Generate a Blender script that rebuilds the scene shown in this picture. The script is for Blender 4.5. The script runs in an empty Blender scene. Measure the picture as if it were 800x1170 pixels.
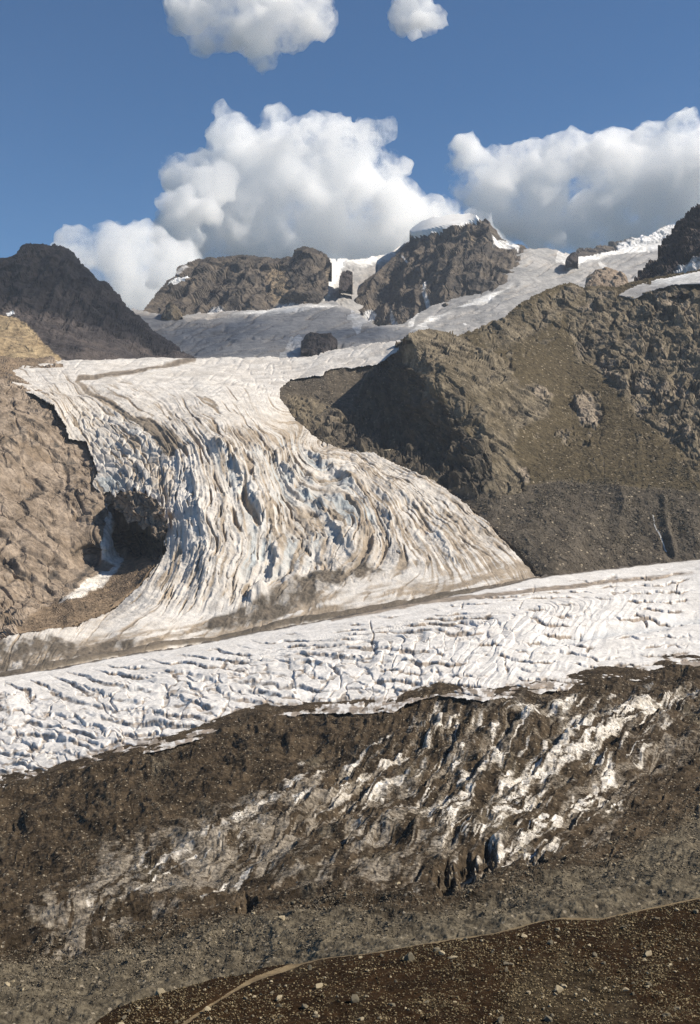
import bpy, bmesh, math, random
import numpy as np

random.seed(7)
RNG = np.random.default_rng(7)
scene = bpy.context.scene
COL = scene.collection
F = 1400.0            # focal length of the view, in the photograph's pixels
CX, HZ = 400.0, 560.0  # principal column and the eye-level line
SUN_AZ, SUN_EL = math.radians(93), math.radians(43)   # azimuth clockwise from +Y (view direction)
SUN = np.array([math.cos(SUN_EL)*math.sin(SUN_AZ), math.cos(SUN_EL)*math.cos(SUN_AZ), math.sin(SUN_EL)])

# ------------------------------------------------------------------ numeric helpers
def _hash(ix, iy, iz, seed):
    h = (ix.astype(np.uint32)*np.uint32(374761393) + iy.astype(np.uint32)*np.uint32(668265263)
         + iz.astype(np.uint32)*np.uint32(2147483647) + np.uint32((seed*1274126177) & 0xffffffff))
    h = (h ^ (h >> np.uint32(13))) * np.uint32(1274126177)
    h = (h ^ (h >> np.uint32(16))) * np.uint32(2246822519)
    return h ^ (h >> np.uint32(13))

def _u(h):
    return (h & np.uint32(0xffffff)).astype(np.float32) / np.float32(0xffffff)

def perlin(p, seed=0):
    """gradient noise, roughly -1..1, p is (N,3)"""
    p = p.astype(np.float64)
    i = np.floor(p).astype(np.int64)
    f = (p - i).astype(np.float32)
    w = f*f*f*(f*(f*6-15)+10)
    out = 0
    for dx in (0, 1):
        for dy in (0, 1):
            for dz in (0, 1):
                h = _hash(i[:, 0]+dx, i[:, 1]+dy, i[:, 2]+dz, seed)
                gx = _u(h)*2-1
                gy = _u(h*np.uint32(2654435761))*2-1
                gz = _u((h ^ np.uint32(0x9e3779b9))*np.uint32(2246822519))*2-1
                d = gx*(f[:, 0]-dx)+gy*(f[:, 1]-dy)+gz*(f[:, 2]-dz)
                ww = (w[:, 0] if dx else 1-w[:, 0])*(w[:, 1] if dy else 1-w[:, 1])*(w[:, 2] if dz else 1-w[:, 2])
                out = out + d*ww
    return out*1.5

def fbm(p, oct=4, seed=0, gain=0.5, lac=2.03):
    a, s, t = 1.0, 0, 0
    for k in range(oct):
        s = s + a*perlin(p*lac**k + 17.3*k, seed+k)
        t += a
        a *= gain
    return s/t

def ridged(p, oct=4, seed=0, gain=0.5, lac=2.1):
    """0..1, 1 on sharp crests"""
    a, s, t = 1.0, 0, 0
    for k in range(oct):
        s = s + a*(1-np.minimum(1, np.abs(perlin(p*lac**k + 9.1*k, seed+k))*2.0))
        t += a
        a *= gain
    return s/t

def facets(p, seed=0, tilt=0.9, dims=3, soft=0.16):
    """cellular blocks: each cell a tilted plane; returns height, distance to the cell border"""
    p = p.astype(np.float64)
    i = np.floor(p).astype(np.int64)
    n = len(p)
    b1 = np.full(n, 1e9, np.float32); b2 = np.full(n, 1e9, np.float32); hh = np.zeros(n, np.float32); h2 = np.zeros(n, np.float32)
    rz = (-1, 0, 1) if dims == 3 else (0,)
    for dx in (-1, 0, 1):
        for dy in (-1, 0, 1):
            for dz in rz:
                cx, cy, cz = i[:, 0]+dx, i[:, 1]+dy, i[:, 2]+dz
                h = _hash(cx, cy, cz, seed)
                ox = _u(h); oy = _u(h*np.uint32(2654435761)); oz = _u((h ^ np.uint32(0x51ed270b))*np.uint32(2246822519))
                vx = (p[:, 0]-cx-ox).astype(np.float32); vy = (p[:, 1]-cy-oy).astype(np.float32)
                vz = (p[:, 2]-cz-oz).astype(np.float32) if dims == 3 else 0
                d = vx*vx+vy*vy+vz*vz
                r1 = _u(h*np.uint32(3266489917)); r2 = _u(h*np.uint32(374761393)); r3 = _u(h*np.uint32(1103515245)); r4 = _u(h*np.uint32(69069))
                v = (r1-0.5)*0.7 + tilt*(vx*(r2-0.5)+vy*(r3-0.5)+vz*(r4-0.5))
                m = d < b1
                m2 = ~m & (d < b2)
                h2 = np.where(m, hh, np.where(m2, v, h2))
                b2 = np.where(m, b1, np.minimum(b2, d))
                hh = np.where(m, v, hh)
                b1 = np.where(m, d, b1)
    e = np.sqrt(b2)-np.sqrt(b1)
    s = np.clip(e/soft, 0, 1); s = 0.5+0.5*s*s*(3-2*s)
    return hh*s+h2*(1-s), e

from concurrent.futures import ThreadPoolExecutor
POOL = ThreadPoolExecutor(4)
def _chunked(fn):
    def run(p, *ar, **kw):
        n = len(p)
        if n < 40000:
            return fn(p, *ar, **kw)
        cs = np.array_split(np.arange(n), max(4, n//40000))
        rs = list(POOL.map(lambda c: fn(p[c[0]:c[-1]+1], *ar, **kw), cs))
        if isinstance(rs[0], tuple):
            return tuple(np.concatenate(t) for t in zip(*rs))
        return np.concatenate(rs)
    return run
perlin = _chunked(perlin); facets = _chunked(facets)

def sstep(a, b, x):
    t = np.clip((x-a)/(b-a), 0, 1)
    return t*t*(3-2*t)

class TPS:
    """thin-plate spline through scattered image points; exact for planes"""
    def __init__(self, pts, vals, smooth=0.0):
        self.p = np.array(pts, float)/400.0
        v = np.array(vals, float)
        n = len(v)
        d2 = ((self.p[:, None]-self.p[None])**2).sum(-1)
        K = 0.5*d2*np.log(d2+1e-12) + smooth*np.eye(n)
        A = np.zeros((n+3, n+3))
        A[:n, :n] = K
        A[:n, n] = 1; A[:n, n+1:] = self.p
        A[n:, :n] = A[:n, n:].T
        self.w = np.linalg.solve(A, np.concatenate([v, [0, 0, 0]]))
    def at(self, x, y):
        if np.size(x) > 40000:
            xs, ys = np.ravel(x), np.ravel(y)
            cs = np.array_split(np.arange(len(xs)), len(xs)//20000)
            return np.concatenate(list(POOL.map(lambda c: self.at(xs[c], ys[c]), cs))).reshape(np.shape(x))
        q = np.stack([np.ravel(x), np.ravel(y)], 1)/400.0
        d2 = ((q[:, None]-self.p[None])**2).sum(-1)
        n = len(self.p)
        r = (0.5*d2*np.log(d2+1e-12)) @ self.w[:n] + self.w[n] + q @ self.w[n+1:]
        return r.reshape(np.shape(x))
    def grid(self, xs, ys, st=4.0):
        cx = np.arange(xs[0]-st, xs[-1]+2*st, st); cy = np.arange(ys[0]-st, ys[-1]+2*st, st)
        g = np.stack([self.at(cx, np.full(len(cx), yy)) for yy in cy])
        fx = (xs-cx[0])/st; fy = (ys-cy[0])/st
        ix = np.floor(fx).astype(int); iy = np.floor(fy).astype(int)
        tx = (fx-ix)[None]; ty = (fy-iy)[:, None]
        return ((g[np.ix_(iy, ix)]*(1-tx)+g[np.ix_(iy, ix+1)]*tx)*(1-ty)
                + (g[np.ix_(iy+1, ix)]*(1-tx)+g[np.ix_(iy+1, ix+1)]*tx)*ty)

def depth(ctrl):
    return TPS([(a, b) for a, b, c in ctrl], [1000.0/c for a, b, c in ctrl])

def pinside(poly, X, Y):
    c = np.zeros(X.shape, bool)
    n = len(poly)
    for k in range(n):
        (x1, y1), (x2, y2) = poly[k], poly[(k+1) % n]
        if y1 == y2:
            continue
        c ^= ((y1 > Y) != (y2 > Y)) & (X < (x2-x1)*(Y-y1)/(y2-y1)+x1)
    return c

def pdist(line, X, Y, closed=False):
    d = np.full(X.shape, 1e9)
    n = len(line)
    for k in range(n if closed else n-1):
        (x1, y1), (x2, y2) = line[k], line[(k+1) % n]
        L = (x2-x1)**2+(y2-y1)**2+1e-9
        t = np.clip(((X-x1)*(x2-x1)+(Y-y1)*(y2-y1))/L, 0, 1)
        d = np.minimum(d, np.hypot(X-x1-t*(x2-x1), Y-y1-t*(y2-y1)))
    return d

def pmask(poly, X, Y, f):
    s = np.where(pinside(poly, X, Y), 1, -1)*pdist(poly, X, Y, True)
    return sstep(-f, f, s)

def lmask(line, X, Y, w, f):
    return 1-sstep(w-f, w+f, pdist(line, X, Y))

def img3(X, Y, seed, s, oct=3):
    """noise over two coordinates"""
    q = np.stack([np.ravel(X)/s, np.ravel(Y)/s, np.full(X.size, 0.37+seed)], 1)
    return fbm(q, oct, seed).reshape(X.shape)

# ------------------------------------------------------------------ objects
def tag(o, label, cat, group=None, kind=None):
    o['label'] = label; o['category'] = cat
    if group: o['group'] = group
    if kind: o['kind'] = kind
    return o

def link(name, me, parent=None):
    o = bpy.data.objects.new(name, me)
    COL.objects.link(o)
    if parent: o.parent = parent
    return o

def np_mesh(name, V, Fq, mat, attrs=None, smooth=True):
    """V (n,3); Fq (m,4) or (m,3)"""
    me = bpy.data.meshes.new(name)
    k = Fq.shape[1]
    me.vertices.add(len(V)); me.vertices.foreach_set('co', V.astype(np.float32).ravel())
    me.loops.add(Fq.size); me.loops.foreach_set('vertex_index', Fq.astype(np.int32).ravel())
    me.polygons.add(len(Fq))
    me.polygons.foreach_set('loop_start', np.arange(0, Fq.size, k, dtype=np.int32))
    me.polygons.foreach_set('use_smooth', np.full(len(Fq), smooth, bool))
    me.update(calc_edges=True)
    for an, av in (attrs or {}).items():
        a = me.attributes.new(an, 'FLOAT', 'POINT')
        a.data.foreach_set('value', av.astype(np.float32))
    me.materials.append(mat)
    return me

def compact(V, Fq, attrs):
    used = np.zeros(len(V), bool); used[Fq.ravel()] = True
    idx = np.cumsum(used)-1
    return V[used], idx[Fq], {k: v[used] for k, v in attrs.items()}

SURF = {}
def joined(ctrl, tps, line, gap, clear=22):
    """control points of one piece made to meet another piece along a shared line, `gap` metres behind it"""
    pts = []
    for (x1, y1), (x2, y2) in zip(line[:-1], line[1:]):
        m = max(1, int(math.hypot(x2-x1, y2-y1)/14))
        pts += [(x1+(x2-x1)*t/m, y1+(y2-y1)*t/m) for t in range(m)]
    pts.append(line[-1])
    add = [(x, y, 1000.0/float(tps.at(np.array([x]), np.array([y]))[0])+gap) for x, y in pts]
    keep = [c for c in ctrl if min(math.hypot(c[0]-x, c[1]-y) for x, y, _ in add) > clear]
    return keep+add

def sheet(name, poly, ctrl, mat, disp, step=0.9, rough=1.0, rough_s=6.0, skirt=((20, -40),), smooth=True, children=(), keep=None, sty=None, behind=None):
    """a piece of terrain: its outline, its distances, its relief. children: [(name, material, fn(X,Y)->bool)] are cut out as parts.
    skirt: rows of (back, up) offsets that close the piece behind its rim."""
    px = [p[0] for p in poly]; py = [p[1] for p in poly]
    xs = np.arange(min(px)-3, max(px)+4, step); ys = np.arange(min(py)-3, max(py)+4, sty or step)
    X, Yp = np.meshgrid(xs, ys)
    tps = depth(ctrl)
    D = 1000.0/np.maximum(tps.grid(xs, ys), 0.02)
    if behind is not None:     # stays under another piece where that one lies on top
        B = 1000.0/np.maximum(behind[0].grid(xs, ys), 0.02)+behind[2]+6*pdist(behind[1], X, Yp, True)*pinside(behind[1], X, Yp)
        D = np.where(pinside(behind[1], X, Yp), np.maximum(D, B), D)
    P = np.stack([(X-CX)/F*D, D, (HZ-Yp)/F*D], -1)
    gx = np.gradient(P, axis=1); gy = np.gradient(P, axis=0)
    N = np.cross(gx, gy); N /= np.linalg.norm(N, axis=-1, keepdims=True)+1e-12
    N *= np.where((N*P).sum(-1, keepdims=True) > 0, -1, 1)
    wx = img3(X, Yp, 3, rough_s)*rough*2; wy = img3(X, Yp, 8, rough_s)*rough*2
    ins = pinside(poly, X+wx, Yp+wy)
    if keep is not None:
        ins &= keep(X, Yp)
    sh = X.shape
    sel = np.flatnonzero(ins.ravel())
    idx = np.full(X.size, -1); idx[sel] = np.arange(len(sel))
    Xf, Yf, Pf, Nf = X.ravel()[sel], Yp.ravel()[sel], P.reshape(-1, 3)[sel], N.reshape(-1, 3)[sel]
    dv, attrs = disp(Pf, Nf, Xf, Yf)
    V = Pf + dv
    I = idx.reshape(sh)
    q = np.stack([I[:-1, :-1], I[1:, :-1], I[1:, 1:], I[:-1, 1:]], -1).reshape(-1, 4)
    q = q[(q >= 0).all(1)]
    # rim
    e = np.concatenate([q[:, [0, 1]], q[:, [1, 2]], q[:, [2, 3]], q[:, [3, 0]]])
    key = np.sort(e, 1); code = key[:, 0].astype(np.int64)*(len(V)+1)+key[:, 1]
    _, first, cnt = np.unique(code, return_index=True, return_counts=True)
    be = e[first[cnt == 1]]
    bv = np.unique(be.ravel()); m = np.full(len(V), -1); m[bv] = np.arange(len(bv))
    n0 = len(V); allV = [V]; allA = {k: [v] for k, v in attrs.items()}; fq = [q]
    prev = np.arange(n0)
    view = V[bv]/np.linalg.norm(V[bv], axis=1, keepdims=True)
    back = V[bv]*np.array([1, 1, 0]); back /= np.linalg.norm(back, axis=1, keepdims=True)
    pad = np.pad(I >= 0, ((3, 3), (0, 0)))
    topr = (~pad[2:2+sh[0]] | ~pad[1:1+sh[0]]) & pad[6:6+sh[0]] & pad[5:5+sh[0]]
    topv = np.zeros(len(V), bool); topv[I[topr & (I >= 0)]] = True
    istop = topv[bv][:, None]
    base = n0
    cur = be.copy()
    for r, (bk, up) in enumerate(skirt):
        nv = np.where(istop, V[bv]+back*bk+np.array([0, 0, 1.0])*up, V[bv]+view*(bk*0.6+10))
        allV.append(nv)
        for k in attrs: allA[k].append(attrs[k][bv])
        nxt = base+m[be]
        fq.append(np.stack([cur[:, 0], cur[:, 1], nxt[:, 1], nxt[:, 0]], 1)[:, ::-1])
        cur = nxt; base += len(bv)
    V2 = np.concatenate(allV); A2 = {k: np.concatenate(v) for k, v in allA.items()}
    SURF[name if name not in SURF else name+str(len(SURF))] = (xs, ys, I, V)
    lab = np.zeros(len(q), int)
    cxm, cym = Xf[q].mean(1), Yf[q].mean(1)
    for ci, ch in enumerate(children):
        lab[(lab == 0) & ch[2](cxm, cym)] = ci+1
    main = np.concatenate([q[lab == 0]]+fq[1:])
    Vm, Qm, Am = compact(V2, main, A2)
    o = link(name, np_mesh(name, Vm, Qm, mat, Am, smooth))
    for ci, ch in enumerate(children):
        qq = q[lab == ci+1]
        if len(qq) == 0:
            continue
        Vc, Qc, Ac = compact(V2, qq, A2)
        link(ch[0], np_mesh(ch[0], Vc, Qc, ch[1], Ac, smooth), o)
    return o

# ------------------------------------------------------------------ materials
def ground_mat(name, a, b, size, masks=(), speck=None, bump=(0.6, 1.0), rough=0.9, fine=0.35, spec=0.04, warp=None, patch=None):
    """a,b: two colours mixed by noise of wavelength `size` metres; masks: [(attribute, colour1, colour2, breakup)];
    speck: (colour, cell metres, share); bump: (strength, height metres)"""
    m = bpy.data.materials.new(name); m.use_nodes = True
    nt = m.node_tree; n = nt.nodes; L = nt.links
    bs = n['Principled BSDF']
    bs.inputs['Roughness'].default_value = rough
    bs.inputs['Specular IOR Level'].default_value = spec
    geo = n.new('ShaderNodeNewGeometry')
    pos = geo.outputs['Position']
    if warp:
        mp = n.new('ShaderNodeMapping'); mp.inputs['Scale'].default_value = warp[0]; mp.inputs['Rotation'].default_value = warp[1]
        L.new(pos, mp.inputs['Vector']); pos = mp.outputs['Vector']
    def noise(sz, det=6, rg=0.6, src=pos):
        t = n.new('ShaderNodeTexNoise'); t.inputs['Scale'].default_value = 1/sz; t.inputs['Detail'].default_value = det
        t.inputs['Roughness'].default_value = rg
        L.new(src, t.inputs['Vector'])
        return t.outputs['Fac']
    def ramp(f, lo, hi):
        r = n.new('ShaderNodeMapRange'); r.interpolation_type = 'SMOOTHSTEP'
        r.inputs['From Min'].default_value = lo; r.inputs['From Max'].default_value = hi
        L.new(f, r.inputs['Value'])
        return r.outputs['Result']
    def mix(f, c1, c2, mode='MIX'):
        x = n.new('ShaderNodeMix'); x.data_type = 'RGBA'; x.blend_type = mode
        if isinstance(f, float): x.inputs[0].default_value = f
        else: L.new(f, x.inputs[0])
        for s, c in ((6, c1), (7, c2)):
            if isinstance(c, tuple): x.inputs[s].default_value = (*c, 1)
            else: L.new(c, x.inputs[s])
        return x.outputs[2]
    def math_(op, a_, b_):
        x = n.new('ShaderNodeMath'); x.operation = op
        for s, c in ((0, a_), (1, b_)):
            if isinstance(c, (int, float)): x.inputs[s].default_value = c
            else: L.new(c, x.inputs[s])
        return x.outputs[0]
    n1 = noise(size, 9, 0.65); n2 = noise(size*0.16, 8, 0.7)
    c = mix(ramp(n1, 0.38, 0.62), a, b)
    if patch:
        c = mix(ramp(noise(patch[1], 5, 0.6), patch[2], patch[2]+0.1), c, patch[0])
    for k, (at, c1, c2, br) in enumerate(masks):
        an = n.new('ShaderNodeAttribute'); an.attribute_name = at
        f = math_('ADD', an.outputs['Fac'], math_('MULTIPLY', math_('SUBTRACT', n2, 0.5), br))
        f = ramp(f, 0.22, 0.78)
        c = mix(f, c, mix(ramp(noise(size*0.5+k, 7, 0.65, geo.outputs['Position']), 0.4, 0.6), c1, c2))
    d = mix(ramp(n2, 0.3, 0.7), (1-fine, 1-fine, 1-fine), (1+fine, 1+fine, 1+fine))
    c = mix(1.0, c, d, 'MULTIPLY')
    if speck:
        v = n.new('ShaderNodeTexVoronoi'); v.inputs['Scale'].default_value = 1/speck[1]
        L.new(geo.outputs['Position'], v.inputs['Vector'])
        sep = n.new('ShaderNodeSeparateColor'); L.new(v.outputs['Color'], sep.inputs[0])
        near = math_('SUBTRACT', 1.0, ramp(v.outputs['Distance'], 0.25, 0.42))
        pick = ramp(sep.outputs[0], 1-speck[2], 1-speck[2]*0.7)
        ss = math_('MULTIPLY', near, pick)
        if len(speck) > 3:
            an = n.new('ShaderNodeAttribute'); an.attribute_name = speck[3]
            ss = math_('MULTIPLY', ss, math_('SUBTRACT', 1.0, an.outputs['Fac']))
        c = mix(ss, c, speck[0])
    L.new(c, bs.inputs['Base Color'])
    bp = n.new('ShaderNodeBump'); bp.inputs['Strength'].default_value = bump[0]; bp.inputs['Distance'].default_value = bump[1]
    L.new(n2, bp.inputs['Height']); L.new(bp.outputs['Normal'], bs.inputs['Normal'])
    return m

# ------------------------------------------------------------------ relief recipes
def rock_relief(P, N, size, amp, seed=0, squash=None, fb=0.5, joints=False):
    q = P/size
    if squash is not None:
        q = q @ squash
    w = np.stack([perlin(q*0.7+5, seed+40), perlin(q*0.7+25, seed+41), perlin(q*0.7+45, seed+42)], 1)*0.35
    h1, e1 = facets(q+w, seed)
    h2, e2 = facets((q+w)*2.7, seed+5)
    h = h1*1.0 + h2*0.36 - 0.22*(1-sstep(0, 0.10, e1)) + fb*fbm(q*0.45, 3, seed+9) + 0.06*fbm(q*6, 2, seed+11)
    if joints:
        return h*amp, np.maximum(1-sstep(0.02, 0.11, e1), 0.75*(1-sstep(0.02, 0.13, e2)))
    return h*amp

def strata(az, dip, k=2.5):
    """stretches space so that blocks become slabs lying in the given plane"""
    ca, sa, cd, sd = math.cos(az), math.sin(az), math.cos(dip), math.sin(dip)
    nrm = np.array([sa*sd, ca*sd, cd])
    return np.eye(3) + (k-1)*np.outer(nrm, nrm)

def rim(poly, X, Y, d, lo):
    return lo+(1-lo)*sstep(0, d, pdist(poly, X, Y, True))

def along(d, k):
    """lengthens blocks along a direction"""
    d = np.array(d, float); d /= np.linalg.norm(d)
    return np.eye(3)+(1/k-1)*np.outer(d, d)

def zdisp(h):
    o = np.zeros((len(h), 3)); o[:, 2] = h
    return o

exec_layers = []
# ================================================================== MATERIALS
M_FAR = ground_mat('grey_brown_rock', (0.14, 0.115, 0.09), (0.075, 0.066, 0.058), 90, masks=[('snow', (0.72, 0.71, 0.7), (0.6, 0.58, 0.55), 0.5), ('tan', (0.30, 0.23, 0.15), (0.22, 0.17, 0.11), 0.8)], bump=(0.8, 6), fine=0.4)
M_DARK = ground_mat('dark_rock_and_shade', (0.082, 0.068, 0.062), (0.048, 0.042, 0.042), 120, masks=[('snow', (0.7, 0.7, 0.7), (0.6, 0.6, 0.6), 0.5), ('tan', (0.33, 0.25, 0.15), (0.27, 0.20, 0.12), 0.6)], bump=(0.8, 6), fine=0.4)  # dark rock; on the left peak this colour also carries cloud shade
M_SNOW = ground_mat('old_snow', (0.80, 0.79, 0.77), (0.72, 0.70, 0.67), 60, bump=(0.3, 2), fine=0.06)
M_HIGHICE = ground_mat('high_glacier_ice', (0.35, 0.335, 0.32), (0.25, 0.245, 0.24), 160, masks=[('dirt', (0.26, 0.23, 0.2), (0.36, 0.33, 0.3), 0.9), ('snow', (0.75, 0.74, 0.72), (0.66, 0.64, 0.6), 0.6)], bump=(0.7, 4), fine=0.2, warp=((1, 1, 2.2), (0, 0, 0)))
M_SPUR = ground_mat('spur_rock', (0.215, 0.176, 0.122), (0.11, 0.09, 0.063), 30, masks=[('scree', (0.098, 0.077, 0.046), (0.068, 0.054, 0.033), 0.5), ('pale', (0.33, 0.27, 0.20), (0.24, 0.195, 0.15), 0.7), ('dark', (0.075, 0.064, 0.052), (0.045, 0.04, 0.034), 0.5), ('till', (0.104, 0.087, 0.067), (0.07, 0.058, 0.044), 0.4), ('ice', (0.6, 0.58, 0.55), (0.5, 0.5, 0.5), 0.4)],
                    speck=((0.32, 0.265, 0.19), 5.0, 0.14, 'dark'), bump=(0.8, 1.5), fine=0.32)
M_SLAB = ground_mat('glacier_polished_slabs', (0.315, 0.25, 0.19), (0.185, 0.143, 0.105), 40, masks=[('snow', (0.75, 0.7, 0.63), (0.6, 0.55, 0.48), 0.5), ('till', (0.22, 0.162, 0.11), (0.15, 0.112, 0.077), 0.5), ('dirt_shade', (0.10, 0.085, 0.07), (0.065, 0.058, 0.052), 0.4)], bump=(0.9, 1.5), fine=0.34)
M_FALL = ground_mat('icefall_ice', (0.66, 0.62, 0.565), (0.50, 0.46, 0.41), 45, masks=[('dirt', (0.36, 0.29, 0.215), (0.25, 0.2, 0.145), 0.75), ('blue', (0.37, 0.405, 0.41), (0.25, 0.28, 0.287), 0.6), ('till', (0.15, 0.12, 0.087), (0.10, 0.082, 0.06), 0.5)], bump=(0.7, 1.6), fine=0.16, spec=0.3, rough=0.7)
M_MAIN = ground_mat('main_glacier_ice', (0.72, 0.69, 0.65), (0.61, 0.58, 0.54), 26, masks=[('dirt', (0.34, 0.275, 0.215), (0.20, 0.165, 0.13), 0.6), ('blue', (0.5, 0.515, 0.52), (0.42, 0.435, 0.44), 0.5), ('till', (0.13, 0.105, 0.08), (0.085, 0.07, 0.054), 0.4)], bump=(0.6, 0.8), fine=0.12, spec=0.3, rough=0.7)
M_DEBRIS = ground_mat('debris_mantle', (0.076, 0.056, 0.036), (0.034, 0.025, 0.016), 14, masks=[('grey', (0.140, 0.118, 0.083), (0.088, 0.074, 0.053), 0.5), ('ice', (0.62, 0.58, 0.52), (0.42, 0.375, 0.31), 0.9), ('film', (0.26, 0.225, 0.18), (0.15, 0.125, 0.095), 0.9)],
                      speck=((0.30, 0.255, 0.19), 1.4, 0.16, 'ice'), bump=(1.0, 0.8), fine=0.5)
M_BANK = ground_mat('brown_bank_soil', (0.030, 0.017, 0.008), (0.017, 0.010, 0.005), 5, masks=[('scree', (0.05, 0.037, 0.022), (0.03, 0.022, 0.013), 0.6)], speck=((0.24, 0.195, 0.12), 0.34, 0.12), bump=(0.9, 0.12), fine=0.45)
M_PATH = ground_mat('trodden_path', (0.22, 0.165, 0.095), (0.15, 0.11, 0.065), 2, bump=(0.6, 0.05), fine=0.3)

# ================================================================== FAR MOUNTAINS
# far ridge at the head of the upper glacier
def d_far(P, N, X, Y):
    h = rock_relief(P, N, 90, 26, 61)
    return N*h[:, None], {'snow': pmask([(705, 279), (780, 250), (800, 260), (800, 300), (705, 288)], X, Y, 5)*0.9, 'tan': X*0}
o = sheet('mountain', [(655, 300), (659, 284), (671, 280), (689, 278.5), (713, 274), (740, 268), (755, 259), (776, 256), (800, 252), (840, 250), (840, 320), (655, 320)],
      [(655, 300, 6900), (671, 280, 7100), (776, 256, 7500), (840, 250, 7500), (840, 320, 6900), (655, 320, 6700), (740, 300, 6900)],
      M_FAR, d_far, skirt=((250, -120), (700, -700)), smooth=False)
tag(o, 'low far ridge of dark rock and snow at the head of the upper glacier', 'mountain', kind='structure')

# ridge with flat crest
RIDGE = [(150, 366), (159, 359), (168, 347), (186, 327.5), (199.5, 315.5), (204, 305), (225, 294.5), (240, 292.4), (270, 291), (300, 293.6), (321, 294.5), (333, 292.4), (336, 285.5), (346.5, 281), (360, 284), (372, 289), (377, 293), (380, 300), (376, 314), (376, 335), (360, 352), (339, 352), (318, 356), (300, 366), (270, 366), (228, 368), (207, 369), (150, 369)]
PATCH = [(187, 332), (195, 324), (214, 317), (217, 320), (206, 325), (195, 330)]
def d_ridge(P, N, X, Y):
    g = ridged(np.stack([(X+0.9*(Y-290))/34.0, (Y-290)/140, X*0+0.3], 1), 2, 71)
    h = (rock_relief(P, N, 95, 32, 63, strata(2.6, 1.1, 1.6)) + 26*(g-0.5) + 50*fbm(P/230, 3, 5))*rim(RIDGE, X, Y, 12, 0.25)
    snow = np.maximum.reduce([pmask([(300, 362), (318, 344), (340, 348), (358, 352), (340, 358)], X, Y, 4)*.75, pmask([(225, 366), (243, 348), (262, 358), (300, 362)], X, Y, 4)*0.6, pmask([(196, 314), (212, 303), (218, 306), (204, 316)], X, Y, 3)*0.6])
    tan = np.maximum(pmask([(326, 300), (340, 350), (310, 352), (300, 310)], X, Y, 10)*.55, 0.45*sstep(0, 0.5, img3(X, Y, 4, 30))) 
    return N*h[:, None], {'snow': snow, 'tan': tan}
o = sheet('mountain', RIDGE, [(150, 369, 4900), (150, 355, 5000), (186, 327, 5250), (225, 294, 5500), (270, 291, 5500), (321, 294, 5480), (346, 281, 5450), (377, 290, 5350), (376, 335, 5000), (345, 345, 4950), (318, 352, 5000), (270, 330, 5150), (270, 360, 4950), (207, 369, 4900), (225, 330, 5200), (335, 310, 5250), (345, 315, 5180)],
      M_FAR, d_ridge, skirt=((220, -150), (700, -700)), smooth=False,
      children=[('snow_patch', M_SNOW, lambda X, Y: pinside(PATCH, X, Y))])
tag(o, 'long brown rock ridge with a level crest and a sloping snow patch', 'mountain', kind='structure')

# snow saddle between the ridge and the capped peak
def d_saddle(P, N, X, Y):
    h = 14*fbm(P/120, 4, 21) - 10*sstep(0.72, 0.95, ridged(np.stack([X/16, Y/9, X*0], 1), 2, 22))
    return zdisp(h), {'dirt': np.clip(pmask([(384, 318), (390, 305), (404, 306), (405, 330), (392, 336)], X, Y, 3)*0.3+0.5*pmask([(420, 300), (440, 296), (425, 322), (395, 350), (380, 345)], X, Y, 12), 0, 1), 'snow': np.maximum(0.9*pmask([(370, 290), (470, 270), (445, 298), (415, 305), (395, 300), (384, 330), (370, 345), (372, 315)], X, Y, 8), 0)}
o = sheet('glacier', [(366, 295), (375, 295), (405, 296.5), (438, 290.5), (465, 277), (480, 275), (470, 320), (420, 375), (355, 375), (355, 340)],
      [(370, 295, 5600), (405, 296, 5750), (465, 277, 6100), (470, 320, 5900), (415, 370, 5050), (355, 370, 4700), (385, 335, 5250), (430, 310, 5750), (445, 296, 5900)],
      M_HIGHICE, d_saddle, skirt=((200, -80), (700, -500)))
tag(o, 'bright snow saddle sloping down between the level ridge and the snow capped peak', 'glacier', kind='structure')
def d_knob(P, N, X, Y):
    return N*rock_relief(P, N, 40, 16, 66)[:, None], {'snow': X*0, 'tan': X*0}
o = sheet('rock_outcrop', [(386, 332), (388, 315), (391, 309), (399, 308), (403, 313), (402, 324), (398, 331)], [(386, 332, 5050), (391, 308, 5200), (403, 312, 5230), (400, 332, 5080), (395, 320, 5110)],
      M_DARK, d_knob, rough=0.7, rough_s=3, skirt=((80, -20), (200, -120)), smooth=False)
tag(o, 'small dark rock rib standing in the bright snow saddle', 'rock outcrop', kind='structure')

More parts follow.
